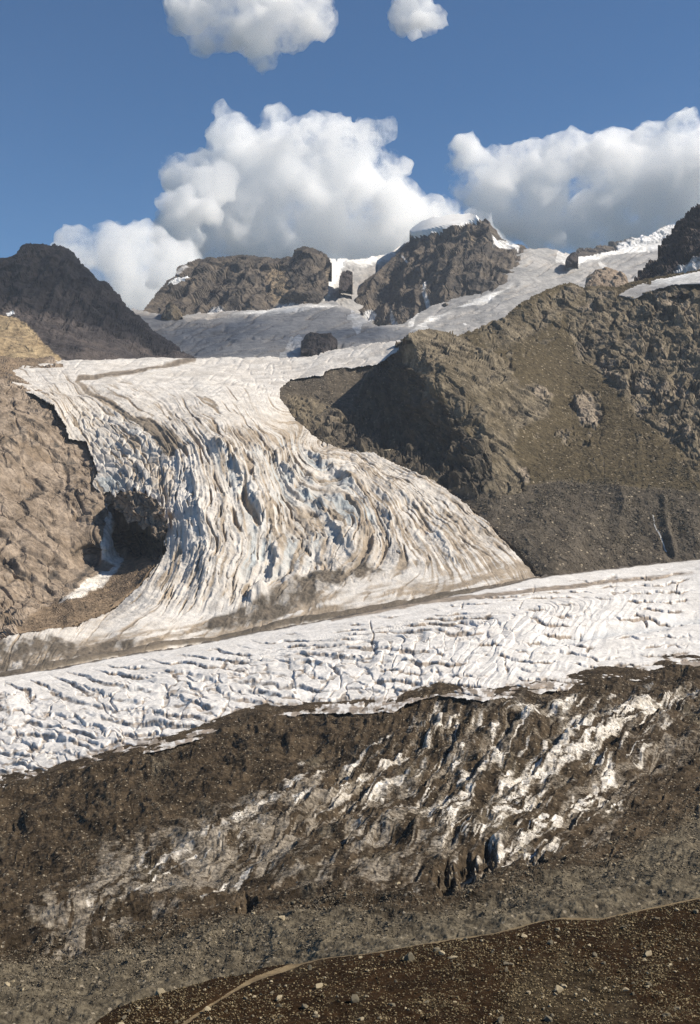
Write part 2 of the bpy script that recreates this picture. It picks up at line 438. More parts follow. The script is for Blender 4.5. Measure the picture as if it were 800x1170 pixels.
# snow capped peak
PEAK = [(465, 277), (474, 266.5), (480, 260.5), (492, 255), (516, 251.5), (540, 250), (549, 252), (556.5, 249.4), (564, 260.5), (576, 274), (583, 280), (591, 279), (600, 281.5), (606, 290), (600, 300), (590, 312), (578, 326), (566, 345), (540, 362), (500, 372), (470, 384), (440, 390), (415, 388), (400, 374), (398, 361), (401, 340), (417, 322), (432, 308.5), (450, 292)]
CAP = [(460, 262), (480, 240), (552, 240), (549, 253), (549, 256), (528, 262.5), (510, 266), (489, 271), (474, 273)]
def d_peak(P, N, X, Y):
    cap = pmask(CAP, X, Y, 2.0)
    g = ridged(np.stack([(X+0.35*(Y-250))/42.0, (Y-250)/170, X*0+0.7], 1), 3, 75)
    h = (rock_relief(P, N, 95, 36, 67, strata(2.6, 1.1, 1.6)) + 60*(g-0.5) + 55*fbm(P/260, 3, 6))*(1-cap)*rim(PEAK, X, Y, 14, 0.2) + cap*(30+3*fbm(P/250, 2, 7))
    snow = np.maximum.reduce([
        pmask([(410, 362), (420, 349), (430, 352), (424, 362), (412, 371)], X, Y, 2.5)*.8,
        pmask([(484, 356), (486, 320), (489, 320), (491, 356)], X, Y, 1.5)*.6,
        pmask([(446, 350), (452, 365), (464, 374), (450, 376), (444, 362)], X, Y, 2.5)*.6,
        pmask([(560, 272), (578, 276), (594, 282), (592, 291), (574, 283), (562, 283)], X, Y, 2.5)*.75,
        pmask([(458, 293), (460, 291), (470, 303), (467, 303)], X, Y, 1.2)*.6])
    tan = 0.4*sstep(0.1, 0.6, img3(X, Y, 14, 26)) + 0.3*pmask([(520, 262), (552, 258), (556, 290), (530, 285)], X, Y, 10)
    return N*h[:, None], {'snow': snow, 'tan': tan}
o = sheet('mountain', PEAK, [(400, 361, 5150), (401, 340, 5350), (432, 308, 5600), (465, 277, 5800), (492, 255, 5850), (540, 250, 5800), (556, 249, 5700), (583, 280, 5500), (606, 290, 5450), (590, 312, 5150), (566, 345, 4900), (540, 362, 4800), (500, 372, 4750), (440, 388, 4750), (410, 385, 4900), (470, 340, 5150), (520, 320, 5050), (550, 300, 5150), (540, 275, 5450), (440, 340, 5250)],
      M_FAR, d_peak, skirt=((120, 10), (380, -220), (900, -900)), smooth=False,
      children=[('snow_cap', M_SNOW, lambda X, Y: pinside(CAP, X+1.2*img3(X, Y, 5, 7), Y+1.6*img3(X, Y, 6, 6)))])
tag(o, 'highest dark rock peak with a smooth white snow cap on its summit', 'mountain', kind='structure')

# upper glacier: the shaded basin and the long slope to the right
def d_upper(P, N, X, Y):
    fl = np.stack([(X*0.35+Y)/9.0, (X-Y*0.6)/70.0, X*0], 1)
    r = ridged(fl+0.5*fbm(np.stack([X/60, Y/30, X*0], 1), 2, 31)[:, None], 3, 32)
    h = (12*fbm(P/190, 4, 33) - 9*sstep(0.62, 0.95, r) + 4*ridged(P/60, 2, 34))*rim([(150, 352), (200, 362), (240, 356), (300, 354), (345, 347), (380, 343), (410, 358), (430, 372), (460, 370), (490, 350), (520, 340), (550, 335), (556, 318), (572, 300), (586, 284), (600, 284), (626, 283), (645, 288), (662, 290), (690, 284), (710, 279), (760, 272), (790, 268), (840, 262), (840, 430), (150, 430)], X, Y, 8, 0.2)
    base = img3(X, Y, 9, 40)
    dirt = np.clip(0.42*sstep(0.60, 0.9, r)+0.25*base + 0.15 + 0.22*pmask([(170, 360), (400, 352), (440, 385), (300, 412), (180, 412)], X, Y, 15), 0, 1)  # crevasse dirt, with a greyer tone over the whole basin
    snow = np.maximum.reduce([0.8*pmask([(520, 352), (545, 342), (575, 330), (590, 320), (560, 345), (530, 352)], X, Y, 4), 0.9*pmask([(660, 288), (710, 281), (760, 277), (765, 284), (700, 292), (650, 304)], X, Y, 4),
        0.7*pmask([(465, 382), (490, 362), (520, 356), (500, 366)], X, Y, 4), 0.6*pmask([(250, 360), (300, 352), (370, 346), (400, 350), (300, 362)], X, Y, 5), 0.5*(base > 0.25)])
    return zdisp(h), {'dirt': dirt, 'snow': snow*(1-0.0*dirt)}
o = sheet('glacier', [(150, 352), (200, 362), (240, 356), (300, 354), (345, 347), (380, 343), (410, 358), (430, 372), (460, 370), (490, 350), (520, 340), (550, 335), (556, 318), (572, 300), (586, 284), (600, 284), (626, 283), (645, 288), (662, 294), (690, 289), (712, 283), (760, 276), (790, 270), (840, 264), (840, 430), (150, 430)],
      [(150, 430, 3500), (300, 430, 3500), (420, 430, 3450), (600, 430, 3600), (840, 430, 3700), (230, 408, 3900), (350, 408, 3900), (160, 366, 4750), (230, 362, 4850), (345, 350, 4850), (410, 362, 4650), (460, 380, 4300), (500, 368, 4550), (560, 340, 4850), (620, 330, 5000), (600, 284, 5500), (626, 283, 5750), (640, 305, 5400), (710, 279, 6700), (700, 300, 5900), (790, 268, 7000), (780, 300, 6000), (720, 330, 5000)],
      M_HIGHICE, d_upper, skirt=((100, -60), (400, -300)), step=0.8)
tag(o, 'upper glacier of grey crevassed ice below the peaks', 'glacier', kind='structure')

for nm, poly, ys, mt, lab in (
    ('rock_outcrop', [(343, 406), (344, 392), (348, 387), (354, 383.6), (368, 384), (378, 382), (384, 386), (386, 393), (384, 400), (370, 408)], (3750, 4000), M_DARK, 'dark rock knob sticking out of the shaded ice basin above the icefall'),
    ('rock_outcrop', [(184, 364), (188, 355), (194, 349), (200, 351), (208, 357), (209, 364), (196, 368)], (4750, 4850), M_FAR, 'small orange brown rock tower at the foot of the level ridge'),
    ('rock_outcrop', [(645, 304), (647, 296), (655, 291), (661, 292), (661, 300), (652, 306)], (5250, 5400), M_DARK, 'tiny dark rock island in the far right glacier'),
    ('rock_outcrop', [(667, 330), (670, 318), (680, 311), (692, 309), (704, 311), (713, 316), (719, 326), (719, 334), (680, 336)], (2950, 3200), M_SLAB, 'rounded pinkish rock dome behind the top of the right hand slope')):
    def d_out(P, N, X, Y, pl=poly, ys=ys):
        s = np.where(pinside(pl, X, Y), 1, -1)*pdist(pl, X, Y, True)
        D = P[:, 1].mean()
        rise = np.sqrt(np.clip(s, 0, 9)/9)*9*D/F
        return N*(rock_relief(P, N, 0.009*D, 0.0032*D, 68)+rise)[:, None], {'snow': X*0, 'tan': X*0+(0.9 if mt is M_FAR else 0), 'till': X*0, 'dirt_shade': X*0}
    x0, y0 = np.mean(poly, 0); y1 = max(p[1] for p in poly); yt = min(p[1] for p in poly)
    o = sheet(nm, poly, [(x0-15, y1, ys[0]), (x0+15, y1, ys[0]), (x0-15, yt, ys[1]), (x0+15, yt, ys[1])], mt, d_out, rough=0.8, rough_s=4, skirt=((60, -20), (180, -150)), smooth=False, step=0.6)
    tag(o, lab, 'rock outcrop', kind='structure')

# dark peak; its cloud shade is partly put into the rock colour
DPK = [(-120, 330), (-80, 318), (-50, 310), (-20, 297), (0, 294), (9, 294), (18.6, 289), (25.5, 279.5), (33, 277), (48, 276.5), (64.5, 277.4), (78, 282.5), (90, 293), (99, 305), (106.5, 314), (113, 321), (120, 320), (123, 321), (129, 328.4), (138, 338.6), (145.5, 348.5), (159, 357.5), (163, 364), (172, 374), (198, 390.5), (210, 401), (225, 410), (250, 425), (-120, 425)]
LIT_TAN = [(-150, 352), (0, 360.5), (18, 365), (36, 375.5), (54, 392), (74, 412), (90, 430), (-150, 430)]  # tan grass, cut to the sunlit patch; the sun is partly in its colour
def d_dark(P, N, X, Y):
    g = ridged(np.stack([(X+0.5*(Y-280))/38.0, (Y-280)/150, X*0+0.2], 1), 3, 77)
    low = pmask([(-150, 350), (30, 362), (110, 380), (240, 425), (-150, 430)], X, Y, 18)
    t = pmask(LIT_TAN, X, Y, 3)
    k = 1-0.75*np.maximum(low, t)
    h = ((rock_relief(P, N, 60, 26, 69, strata(2.6, 1.1, 1.6))+30*(g-0.5))*k + 30*fbm(P/240, 3, 8))*rim(DPK, X, Y, 14, 0.25)
    return N*h[:, None], {'snow': pmask([(7, 358), (15, 355), (17, 358), (10, 361)], X, Y, 1.5), 'tan': t*(1-0.5*lmask([(0, 383), (25, 386)], X, Y, 3, 3))}
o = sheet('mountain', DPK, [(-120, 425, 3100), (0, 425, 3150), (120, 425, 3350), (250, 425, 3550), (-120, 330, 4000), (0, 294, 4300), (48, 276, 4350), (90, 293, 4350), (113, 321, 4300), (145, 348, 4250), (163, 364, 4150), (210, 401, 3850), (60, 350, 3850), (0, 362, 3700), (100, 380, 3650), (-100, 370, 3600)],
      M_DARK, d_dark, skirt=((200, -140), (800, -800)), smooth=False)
tag(o, 'dark brown rounded peak in cloud shade with a sunlit tan grassy foot beside the glacier', 'mountain', kind='structure')

# jagged peak at the right edge
def d_rp(P, N, X, Y):
    h = rock_relief(P, N, 48, 22, 70, strata(0.6, 1.0)) + 30*(ridged(P/110, 3, 79)-0.5)
    return N*h[:, None], {'snow': 0.6*pmask([(765, 316), (785, 300), (830, 290), (830, 330)], X, Y, 5), 'tan': 0.5*sstep(0, 0.5, img3(X, Y, 12, 22))}
o = sheet('mountain', [(722, 330), (726, 322), (740, 307), (756, 290), (761, 277), (776, 256), (788, 246), (794, 241), (800, 235), (825, 222), (850, 215), (900, 225), (900, 345), (722, 345)],
      [(722, 335, 2950), (726, 322, 3100), (756, 290, 3250), (776, 256, 3350), (800, 235, 3400), (850, 215, 3400), (900, 225, 3400), (900, 345, 2800), (800, 320, 2850), (800, 280, 3050), (760, 320, 2900)],
      M_DARK, d_rp, skirt=((120, -80), (500, -600)), smooth=False)
tag(o, 'jagged dark rock peak cut off by the right edge', 'mountain', kind='structure')
# ================================================================== MIDDLE GROUND
FALLP = [(16, 421), (30, 416), (60, 412), (75, 411.5), (150, 409), (225, 409), (300, 409), (345, 407.5), (358, 406), (375, 401), (400, 396), (424, 392), (457, 387), (470, 390), (452, 404), (441, 411), (432, 416), (400, 420), (378, 423), (368, 431), (332, 435), (320, 444), (320, 454), (336, 477), (355, 494), (372, 507), (400, 515), (430, 521), (470, 536), (510, 560), (550, 591), (585, 626), (612, 657), (650, 668), (640, 700), (400, 730), (200, 765), (0, 800), (-140, 815), (-140, 765), (-20, 742), (10, 726), (60, 718), (86, 715), (124, 698), (139, 686), (161, 668), (176, 646), (182, 640), (190, 628), (187, 618), (191, 606), (184, 598), (187, 587), (181, 583), (178, 570), (172, 575), (166, 563), (160, 569), (153, 560), (146, 567), (138, 562), (131, 570), (125, 562), (117, 566), (105, 554), (111, 540), (105, 523), (99, 507), (78, 502), (75, 487), (60, 464), (39, 452.5), (21, 445), (12, 435), (10, 428)]
FCTRL = [
    (-140, 412, 2700), (-140, 432, 2350), (20, 420, 2600), (10, 434, 2300), (60, 464, 2080), (78, 500, 1990), (110, 545, 1890), (132, 566, 1830), (160, 564, 1790), (186, 590, 1710), (188, 622, 1650), (165, 668, 1540), (124, 698, 1460),
    (150, 409, 2900), (225, 409, 2950), (300, 409, 2950), (356, 406, 2900), (424, 392, 2850), (457, 387, 2820), (441, 411, 2640), (368, 431, 2560), (320, 448, 2400), (336, 477, 2250), (372, 507, 2120), (430, 521, 2010), (470, 536, 1930), (510, 560, 1840), (550, 591, 1740), (585, 626, 1640), (612, 657, 1570), (650, 668, 1530),
    (150, 450, 2250), (130, 500, 2000), (180, 520, 1900), (230, 450, 2280), (280, 470, 2150), (240, 520, 1860), (320, 520, 1940), (400, 550, 1850), (240, 580, 1680), (320, 580, 1720), (400, 600, 1690), (470, 600, 1700), (240, 650, 1540), (320, 650, 1570), (400, 650, 1560), (500, 650, 1560), (220, 700, 1440), (320, 700, 1440), (420, 690, 1455),
    (150, 740, 1290), (60, 730, 1290), (0, 740, 1260), (-140, 765, 1200), (-140, 815, 1090), (0, 800, 1120), (200, 765, 1250), (400, 730, 1360), (640, 700, 1440)]
FTPS = depth(FCTRL)
SPUR = [(314, 446), (321, 437), (332, 430), (368, 428), (378, 420), (400, 414), (432, 408), (441, 410), (450, 396), (458, 388), (465, 383), (470, 379), (485, 376), (500, 377), (525, 380), (545, 375), (560, 367), (575, 360), (600, 342.5), (625, 330), (650, 322.5), (670, 325), (705, 327), (740, 318), (800, 308), (920, 300), (920, 690), (560, 690), (314, 560)]
RIDGELINE = [(465, 386), (461, 415), (487, 430), (491, 452), (517, 467), (532, 494), (562, 520), (566, 552)]
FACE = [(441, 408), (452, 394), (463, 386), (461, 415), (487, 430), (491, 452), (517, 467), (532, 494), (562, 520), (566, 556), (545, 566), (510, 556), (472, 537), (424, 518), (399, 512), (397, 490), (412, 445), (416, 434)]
def d_spur(P, N, X, Y):
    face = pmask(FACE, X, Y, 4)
    wx = 9*img3(X, Y, 51, 30); wy = 9*img3(X, Y, 52, 30)
    crag = np.maximum.reduce([pmask([(700, 345), (760, 330), (930, 320), (930, 500), (790, 520), (730, 480), (690, 430), (660, 400), (640, 345)], X+wx, Y+wy, 9),
        pmask([(540, 378), (600, 345), (655, 325), (705, 330), (700, 380), (640, 360), (600, 390), (560, 400)], X+wx, Y+wy, 7)*.8,
        pmask([(655, 460), (668, 448), (682, 455), (690, 470), (680, 490), (664, 485)], X+0.4*wx, Y+0.4*wy, 3),
        pmask([(570, 450), (610, 436), (632, 452), (626, 480), (590, 490), (575, 470)], X+.5*wx, Y+.5*wy, 5),
        pmask([(545, 530), (590, 520), (606, 545), (600, 560), (565, 572)], X+.5*wx, Y+.5*wy, 5),
        pmask([(655, 385), (700, 395), (695, 420), (660, 415)], X+wx, Y+wy, 7)*.7,
        pmask([(470, 380), (540, 385), (600, 440), (590, 520), (565, 540), (540, 495), (500, 450), (470, 420)], X+wx, Y+wy, 8)*.75,
        pmask([(765, 500), (800, 490), (930, 500), (930, 560), (790, 545)], X+wx, Y+wy, 8)*.5])
    crag = np.maximum(crag, pmask([(325, 452), (360, 452), (400, 478), (404, 518), (372, 509), (334, 480)], X+.5*wx, Y+.5*wy, 6))
    crag = np.maximum(crag, 0.85*sstep(0.22, 0.36, img3(X, Y, 60, 24)+.25*img3(X, Y, 56, 7))*pmask([(560, 400), (640, 340), (720, 340), (700, 430), (740, 500), (800, 520), (800, 545), (640, 530), (600, 500)], X, Y, 15))
    crag = np.maximum(crag*(0.55+0.45*sstep(-0.3, 0.25, img3(X, Y, 53, 26))), face)
    till = pmask([(505, 560), (560, 562), (650, 548), (705, 556), (760, 560), (930, 560), (930, 690), (560, 690)], X+.4*wx, Y+.4*wy, 6)
    shelf = pmask([(300, 400), (378, 420), (441, 410), (414, 440), (397, 495), (402, 515), (372, 510), (330, 480), (300, 480)], X, Y, 5)
    EL = along((0.75, -0.2, -0.6), 2.0)
    r1, j1 = rock_relief(P, N, 52, 24, 81, strata(2.2, 0.9, 2.2) @ EL, joints=True)
    r2, j2 = rock_relief(P, N, 19, 7.0, 82, strata(2.2, 0.9, 1.6) @ EL, joints=True)
    joint = np.maximum(0.8*j1, j2)*crag
    h = crag*(r1+r2) + (1-crag)*(3.0*fbm(P/26, 5, 83, 0.68)+1.6*rock_relief(P, N, 9, 1.0, 88)) + 9*fbm(P/120, 3, 84) + face*(14*(ridged(P/48, 3, 85)-0.5)) + 9*till*(fbm(P/60, 3, 89)) + (1-crag)*(1-till)*2.5*(ridged(np.stack([(X-0.15*Y)/26, Y/160, X*0], 1), 2, 90)-.5)
    # moraine ribs and the gullies below the slope
    rib = lmask([(706, 552), (712, 575), (706, 610), (690, 640)], X+.5*wx, Y, 3, 12)
    rib2 = lmask([(758, 570), (762, 600), (770, 632)], X, Y, 3, 3)
    gul = np.maximum(lmask([(654, 462), (653, 485), (660, 510), (680, 530), (688, 545)], X+2*img3(X, Y, 58, 9), Y, 0.8, 1.0), lmask([(688, 488), (684, 505), (690, 522), (690, 548)], X+2*img3(X, Y, 58, 9), Y, 0.8, 1.0))
    gul2 = lmask([(750, 588), (752, 605), (760, 618), (766, 636)], X+.3*wx, Y, 3.5, 3)
    fine = 2.0*till*ridged(np.stack([(X-0.12*Y)/7, Y/60, X*0], 1), 2, 86)*pmask([(758, 568), (930, 560), (930, 640), (768, 636)], X, Y, 3)
    h = h + 9*rib*till + 4*rib2 - 0.8*gul - 2.2*gul2 + 0.25*fine
    ice = lmask([(746, 588), (748, 600), (755, 612), (762, 628)], X+.3*wx, Y, 0.8, 0.8)*0.75
    scree = (1-crag)*(1-till)*0.9*sstep(455, 540, X+0.4*(Y-400)) + shelf*0.8*(1-sstep(455, 480, Y))*0.3
    pale = np.clip(crag*(1-face)*sstep(-0.15, 0.3, img3(X, Y, 55, 14))*0.75*sstep(560, 660, X) + pmask([(662, 462), (676, 455), (688, 470), (678, 488), (664, 482)], X, Y, 3)*.6 + pmask([(612, 442), (630, 452), (624, 462), (606, 452)], X, Y, 3)*.6 + pmask([(592, 533), (602, 532), (606, 552), (598, 552)], X, Y, 2)*.7 + pmask([(360, 480), (380, 470), (400, 500), (385, 505)], X, Y, 5)*.5, 0, 1)
    dark = np.clip(face*0.6 + 0.85*joint*(1-face)*sstep(-.4, .2, img3(X, Y, 59, 11)) + 0.8*gul*sstep(-.3,.3,img3(X,Y,57,6)) + shelf*sstep(470, 490, Y+0.6*(X-360))*0.4 + gul2*.4, 0, 1)  # cliff face's shade put into the colour; joints and gullies darker too
    pale = np.maximum(pale*(1-face), 0.42*pmask([(760, 572), (800, 566), (960, 560), (960, 628), (775, 634)], X, Y, 4))
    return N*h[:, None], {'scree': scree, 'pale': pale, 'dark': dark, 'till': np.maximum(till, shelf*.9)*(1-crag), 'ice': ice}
SCTRL = [
    (465, 384, 2330), (461, 415, 2200), (487, 430, 2130), (491, 452, 2080), (517, 467, 2030), (532, 494, 1960), (562, 520, 1890), (566, 552, 1830),
    (441, 412, 2620), (416, 436, 2560), (399, 490, 2240), (403, 505, 2160), (424, 512, 2090), (472, 535, 2010), (510, 554, 1920), (545, 563, 1850), (450, 470, 2260), (500, 510, 2020), (430, 450, 2380),
    (385, 430, 2540), (345, 445, 2460), (300, 400, 2950), (330, 480, 2420), (372, 508, 2250), (395, 470, 2320), (300, 560, 2000),
    (485, 376, 2420), (525, 380, 2480), (575, 360, 2620), (625, 330, 2780), (650, 322, 2850), (705, 327, 2850), (800, 308, 2850), (920, 300, 2850),
    (560, 430, 2200), (620, 400, 2480), (700, 400, 2500), (800, 380, 2480), (920, 380, 2450), (640, 470, 2220), (720, 470, 2200), (800, 470, 2120), (920, 470, 2080),
    (600, 540, 1900), (660, 545, 1880), (720, 550, 1850), (800, 555, 1820), (920, 555, 1800), (560, 600, 1760), (620, 650, 1620), (700, 645, 1680), (800, 640, 1700), (920, 640, 1700), (560, 690, 1600), (920, 690, 1600)]
SCTRL = joined(SCTRL, FTPS, [(441, 411), (400, 417), (378, 422), (368, 431), (332, 435), (320, 448), (336, 477), (355, 494), (372, 507), (400, 515), (430, 521), (470, 536), (510, 560), (550, 591), (585, 626), (612, 657)], 7)
STPS = depth(SCTRL)
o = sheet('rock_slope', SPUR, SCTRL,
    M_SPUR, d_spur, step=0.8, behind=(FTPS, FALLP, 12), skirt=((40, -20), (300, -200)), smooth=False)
tag(o, 'steep brown rock spur and boulder slope right of the icefall', 'rock slope', kind='structure')

# ice tongue on top of the slope
def d_tongue(P, N, X, Y):
    return zdisp(3*fbm(P/60, 3, 91)), {'dirt': 0.5*sstep(0, .4, img3(X, Y, 19, 10)), 'snow': sstep(0.2, 0.8, (340-Y)/25)*.6}
o = sheet('glacier', [(705, 337), (716, 331), (728, 325), (750, 319), (770, 315), (800, 309), (930, 295), (930, 330), (800, 326), (770, 326), (740, 335), (726, 342), (716, 341)],
      [(x, y, 1000.0/float(STPS.at(np.array([x]), np.array([y]))[0])-g) for x, y, g in ((706, 337, 14), (728, 326, 10), (750, 320, 8), (800, 310, 8), (930, 296, 8), (930, 329, 12), (800, 326, 12), (770, 326, 12), (740, 334, 12), (722, 342, 12))],
      M_HIGHICE, d_tongue, rough=0.5, skirt=((10, -15), (80, -80)))
tag(o, 'narrow pale ice tongue lying on the crest of the right slope', 'glacier', kind='structure')

# left rock slope with the hollow under the ice
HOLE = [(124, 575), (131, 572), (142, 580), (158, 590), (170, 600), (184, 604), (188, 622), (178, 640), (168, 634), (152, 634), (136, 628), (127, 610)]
def d_left(P, N, X, Y):
    hole = pmask(HOLE, X, Y, 4)
    tl = pmask([(20, 715), (60, 690), (100, 678), (130, 650), (150, 632), (180, 635), (200, 660), (150, 705), (90, 725), (20, 735)], X, Y, 5)
    sn = np.maximum(pmask([(120, 575), (126, 574), (123, 600), (132, 622), (142, 640), (134, 646), (116, 640), (115, 620), (119, 600)], X+2*img3(X, Y, 2, 8), Y, 2.0),
                    0.75*pmask([(60, 696), (85, 678), (105, 660), (126, 648), (140, 644), (120, 668), (90, 686)], X+2*img3(X, Y, 2, 8), Y+2*img3(X, Y, 4, 8), 3))
    up = pmask([(-140, 385), (60, 405), (40, 440), (0, 436), (-140, 430)], X, Y, 6)
    r1, j1 = rock_relief(P, N, 58, 15, 95, strata(2.2, 0.75, 2.4) @ along((0.7, -0.45, -0.55), 1.7), joints=True); r2, j2 = rock_relief(P, N, 22, 5.5, 96, strata(2.4, 0.7, 1.6) @ along((0.5, -0.6, -0.6), 1.5), joints=True)
    joint = np.maximum(j1, j2*.8)
    k = 1-0.85*np.maximum(tl, sn)
    var = 0.35+0.85*sstep(-.3, .3, img3(X+.5*Y, (Y-.6*X)*1.6, 39, 38))
    h = (r1*(.6+.5*var)+r2*var)*k*(1-0.6*up) + 10*fbm(P/110, 3, 97) + 0.8*fbm(P/11, 3, 98) + 2.6*tl*fbm(P/12, 4, 99, .65) - 14*hole*(0.6+img3(X, Y, 37, 8))
    dirt_shade = np.clip(hole*.35*sstep(590, 612, Y+0.5*(X-150)) + 0.8*joint*(.25+.6*var)*(1-tl)*sstep(-.35, .2, img3(X, Y, 36, 13)) + 0.55*lmask([(20, 460), (60, 500), (95, 560), (118, 610), (110, 650)], X, Y, 3, 6)*sstep(0, .3, img3(X, Y, 33, 12)) + 0.5*pmask([(100, 640), (118, 600), (112, 650), (80, 680)], X, Y, 6), 0, 1)  # hollow's shade put into the colour, with joint dirt and dark streaks
    return N*h[:, None], {'snow': sn, 'till': np.clip(tl+up*.7+0.6*sstep(0.05, 0.4, img3(X+Y*.6, (Y-X*.5)*2.2, 34, 45)), 0, 1)*(1-sn), 'dirt_shade': dirt_shade*(1-sn)}
LCTRL = joined([(-140, 395, 2650), (0, 410, 2640), (-140, 440, 2150), (0, 437, 2200), (40, 455, 2180), (80, 505, 2080), (105, 555, 1960), (112, 590, 1800), (119, 605, 1775), (110, 630, 1740), (124, 625, 1745), (123, 585, 1810), (120, 645, 1725), (60, 560, 1850), (0, 560, 1780), (-140, 560, 1700), (0, 650, 1560), (60, 650, 1620), (100, 660, 1660), (0, 710, 1420), (-140, 730, 1350), (60, 700, 1480), (120, 690, 1560), (170, 670, 1650),
       (130, 568, 1880), (155, 566, 1835), (172, 572, 1815), (186, 584, 1770), (160, 582, 1812), (176, 592, 1790), (146, 598, 1900), (160, 610, 1890), (144, 616, 1880), (152, 630, 1850), (180, 622, 1770), (186, 605, 1740), (140, 645, 1735), (210, 560, 2100), (200, 480, 2250), (210, 640, 1800), (190, 715, 1560), (90, 745, 1380), (-140, 790, 1250)], FTPS, [(60, 412), (30, 416), (16, 421), (10, 428), (12, 435), (21, 445), (39, 452), (60, 464), (75, 487), (78, 502), (99, 507), (105, 523), (111, 540), (105, 554), (118, 564)], 7)
LCTRL = joined(LCTRL, FTPS, [(176, 648), (161, 669), (139, 687), (124, 699), (86, 716), (60, 719), (10, 727), (-20, 743)], 6, 14)
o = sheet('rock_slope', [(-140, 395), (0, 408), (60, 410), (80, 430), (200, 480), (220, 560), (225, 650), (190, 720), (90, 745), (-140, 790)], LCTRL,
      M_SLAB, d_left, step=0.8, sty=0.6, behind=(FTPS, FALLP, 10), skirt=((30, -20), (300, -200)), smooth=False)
tag(o, 'sunlit tan rock slabs left of the icefall with a dark hollow under the ice', 'rock slope', kind='structure')

# broken rock step under the edge of the ice
STEP = [(131, 570), (140, 563), (153, 560), (168, 564), (182, 573), (190, 590), (188, 612), (179, 616), (172, 600), (165, 607), (155, 595), (147, 599), (139, 586), (131, 581)]
def d_step(P, N, X, Y):
    r, j = rock_relief(P, N, 17, 9, 94, strata(1.2, 1.2, 1.8), joints=True)
    return N*r[:, None], {'snow': X*0, 'till': 0.5*sstep(0, .4, img3(X, Y, 38, 9)), 'dirt_shade': 0.7*j}
o = sheet('rock_outcrop', STEP, [(131, 575, 1800), (140, 563, 1775), (168, 564, 1745), (182, 573, 1712), (190, 590, 1675), (188, 612, 1655), (172, 600, 1690), (155, 595, 1725), (139, 586, 1765)], M_SLAB, d_step, step=0.6, rough=1.6, rough_s=5, skirt=((40, -10), (90, -60)), smooth=False)
tag(o, 'broken brown rock step between the ice edge and the dark hollow', 'rock outcrop', kind='structure')

# icefall glacier
_st = {0.0: [(20, 440), (60, 466), (80, 500), (108, 540), (130, 566)], 0.30: [(88, 436), (102, 449), (132, 464), (156, 481), (180, 502), (192, 520), (196, 570), (197, 640), (170, 690), (120, 730)],
       0.45: [(160, 432), (213, 478), (246, 525), (264, 585), (266, 650), (240, 700)], 0.60: [(235, 432), (276, 472), (312, 522), (346, 580), (364, 640), (335, 690)],
       0.75: [(285, 432), (345, 482), (405, 536), (455, 592), (486, 640), (465, 676)], 0.90: [(312, 440), (376, 507), (442, 540), (522, 605), (575, 655)], 1.0: [(325, 455), (372, 508), (430, 522), (470, 536), (550, 592), (612, 657)]}
PSI = TPS([p for v in _st for p in _st[v]], [v for v in _st for p in _st[v]], 0.0005)
MEDIAL = [(222, 411), (180, 419), (150, 425), (132, 428), (108, 431), (90, 432), (88, 437), (102, 449), (132, 464), (145, 474), (156, 481), (180, 502), (192, 516)]
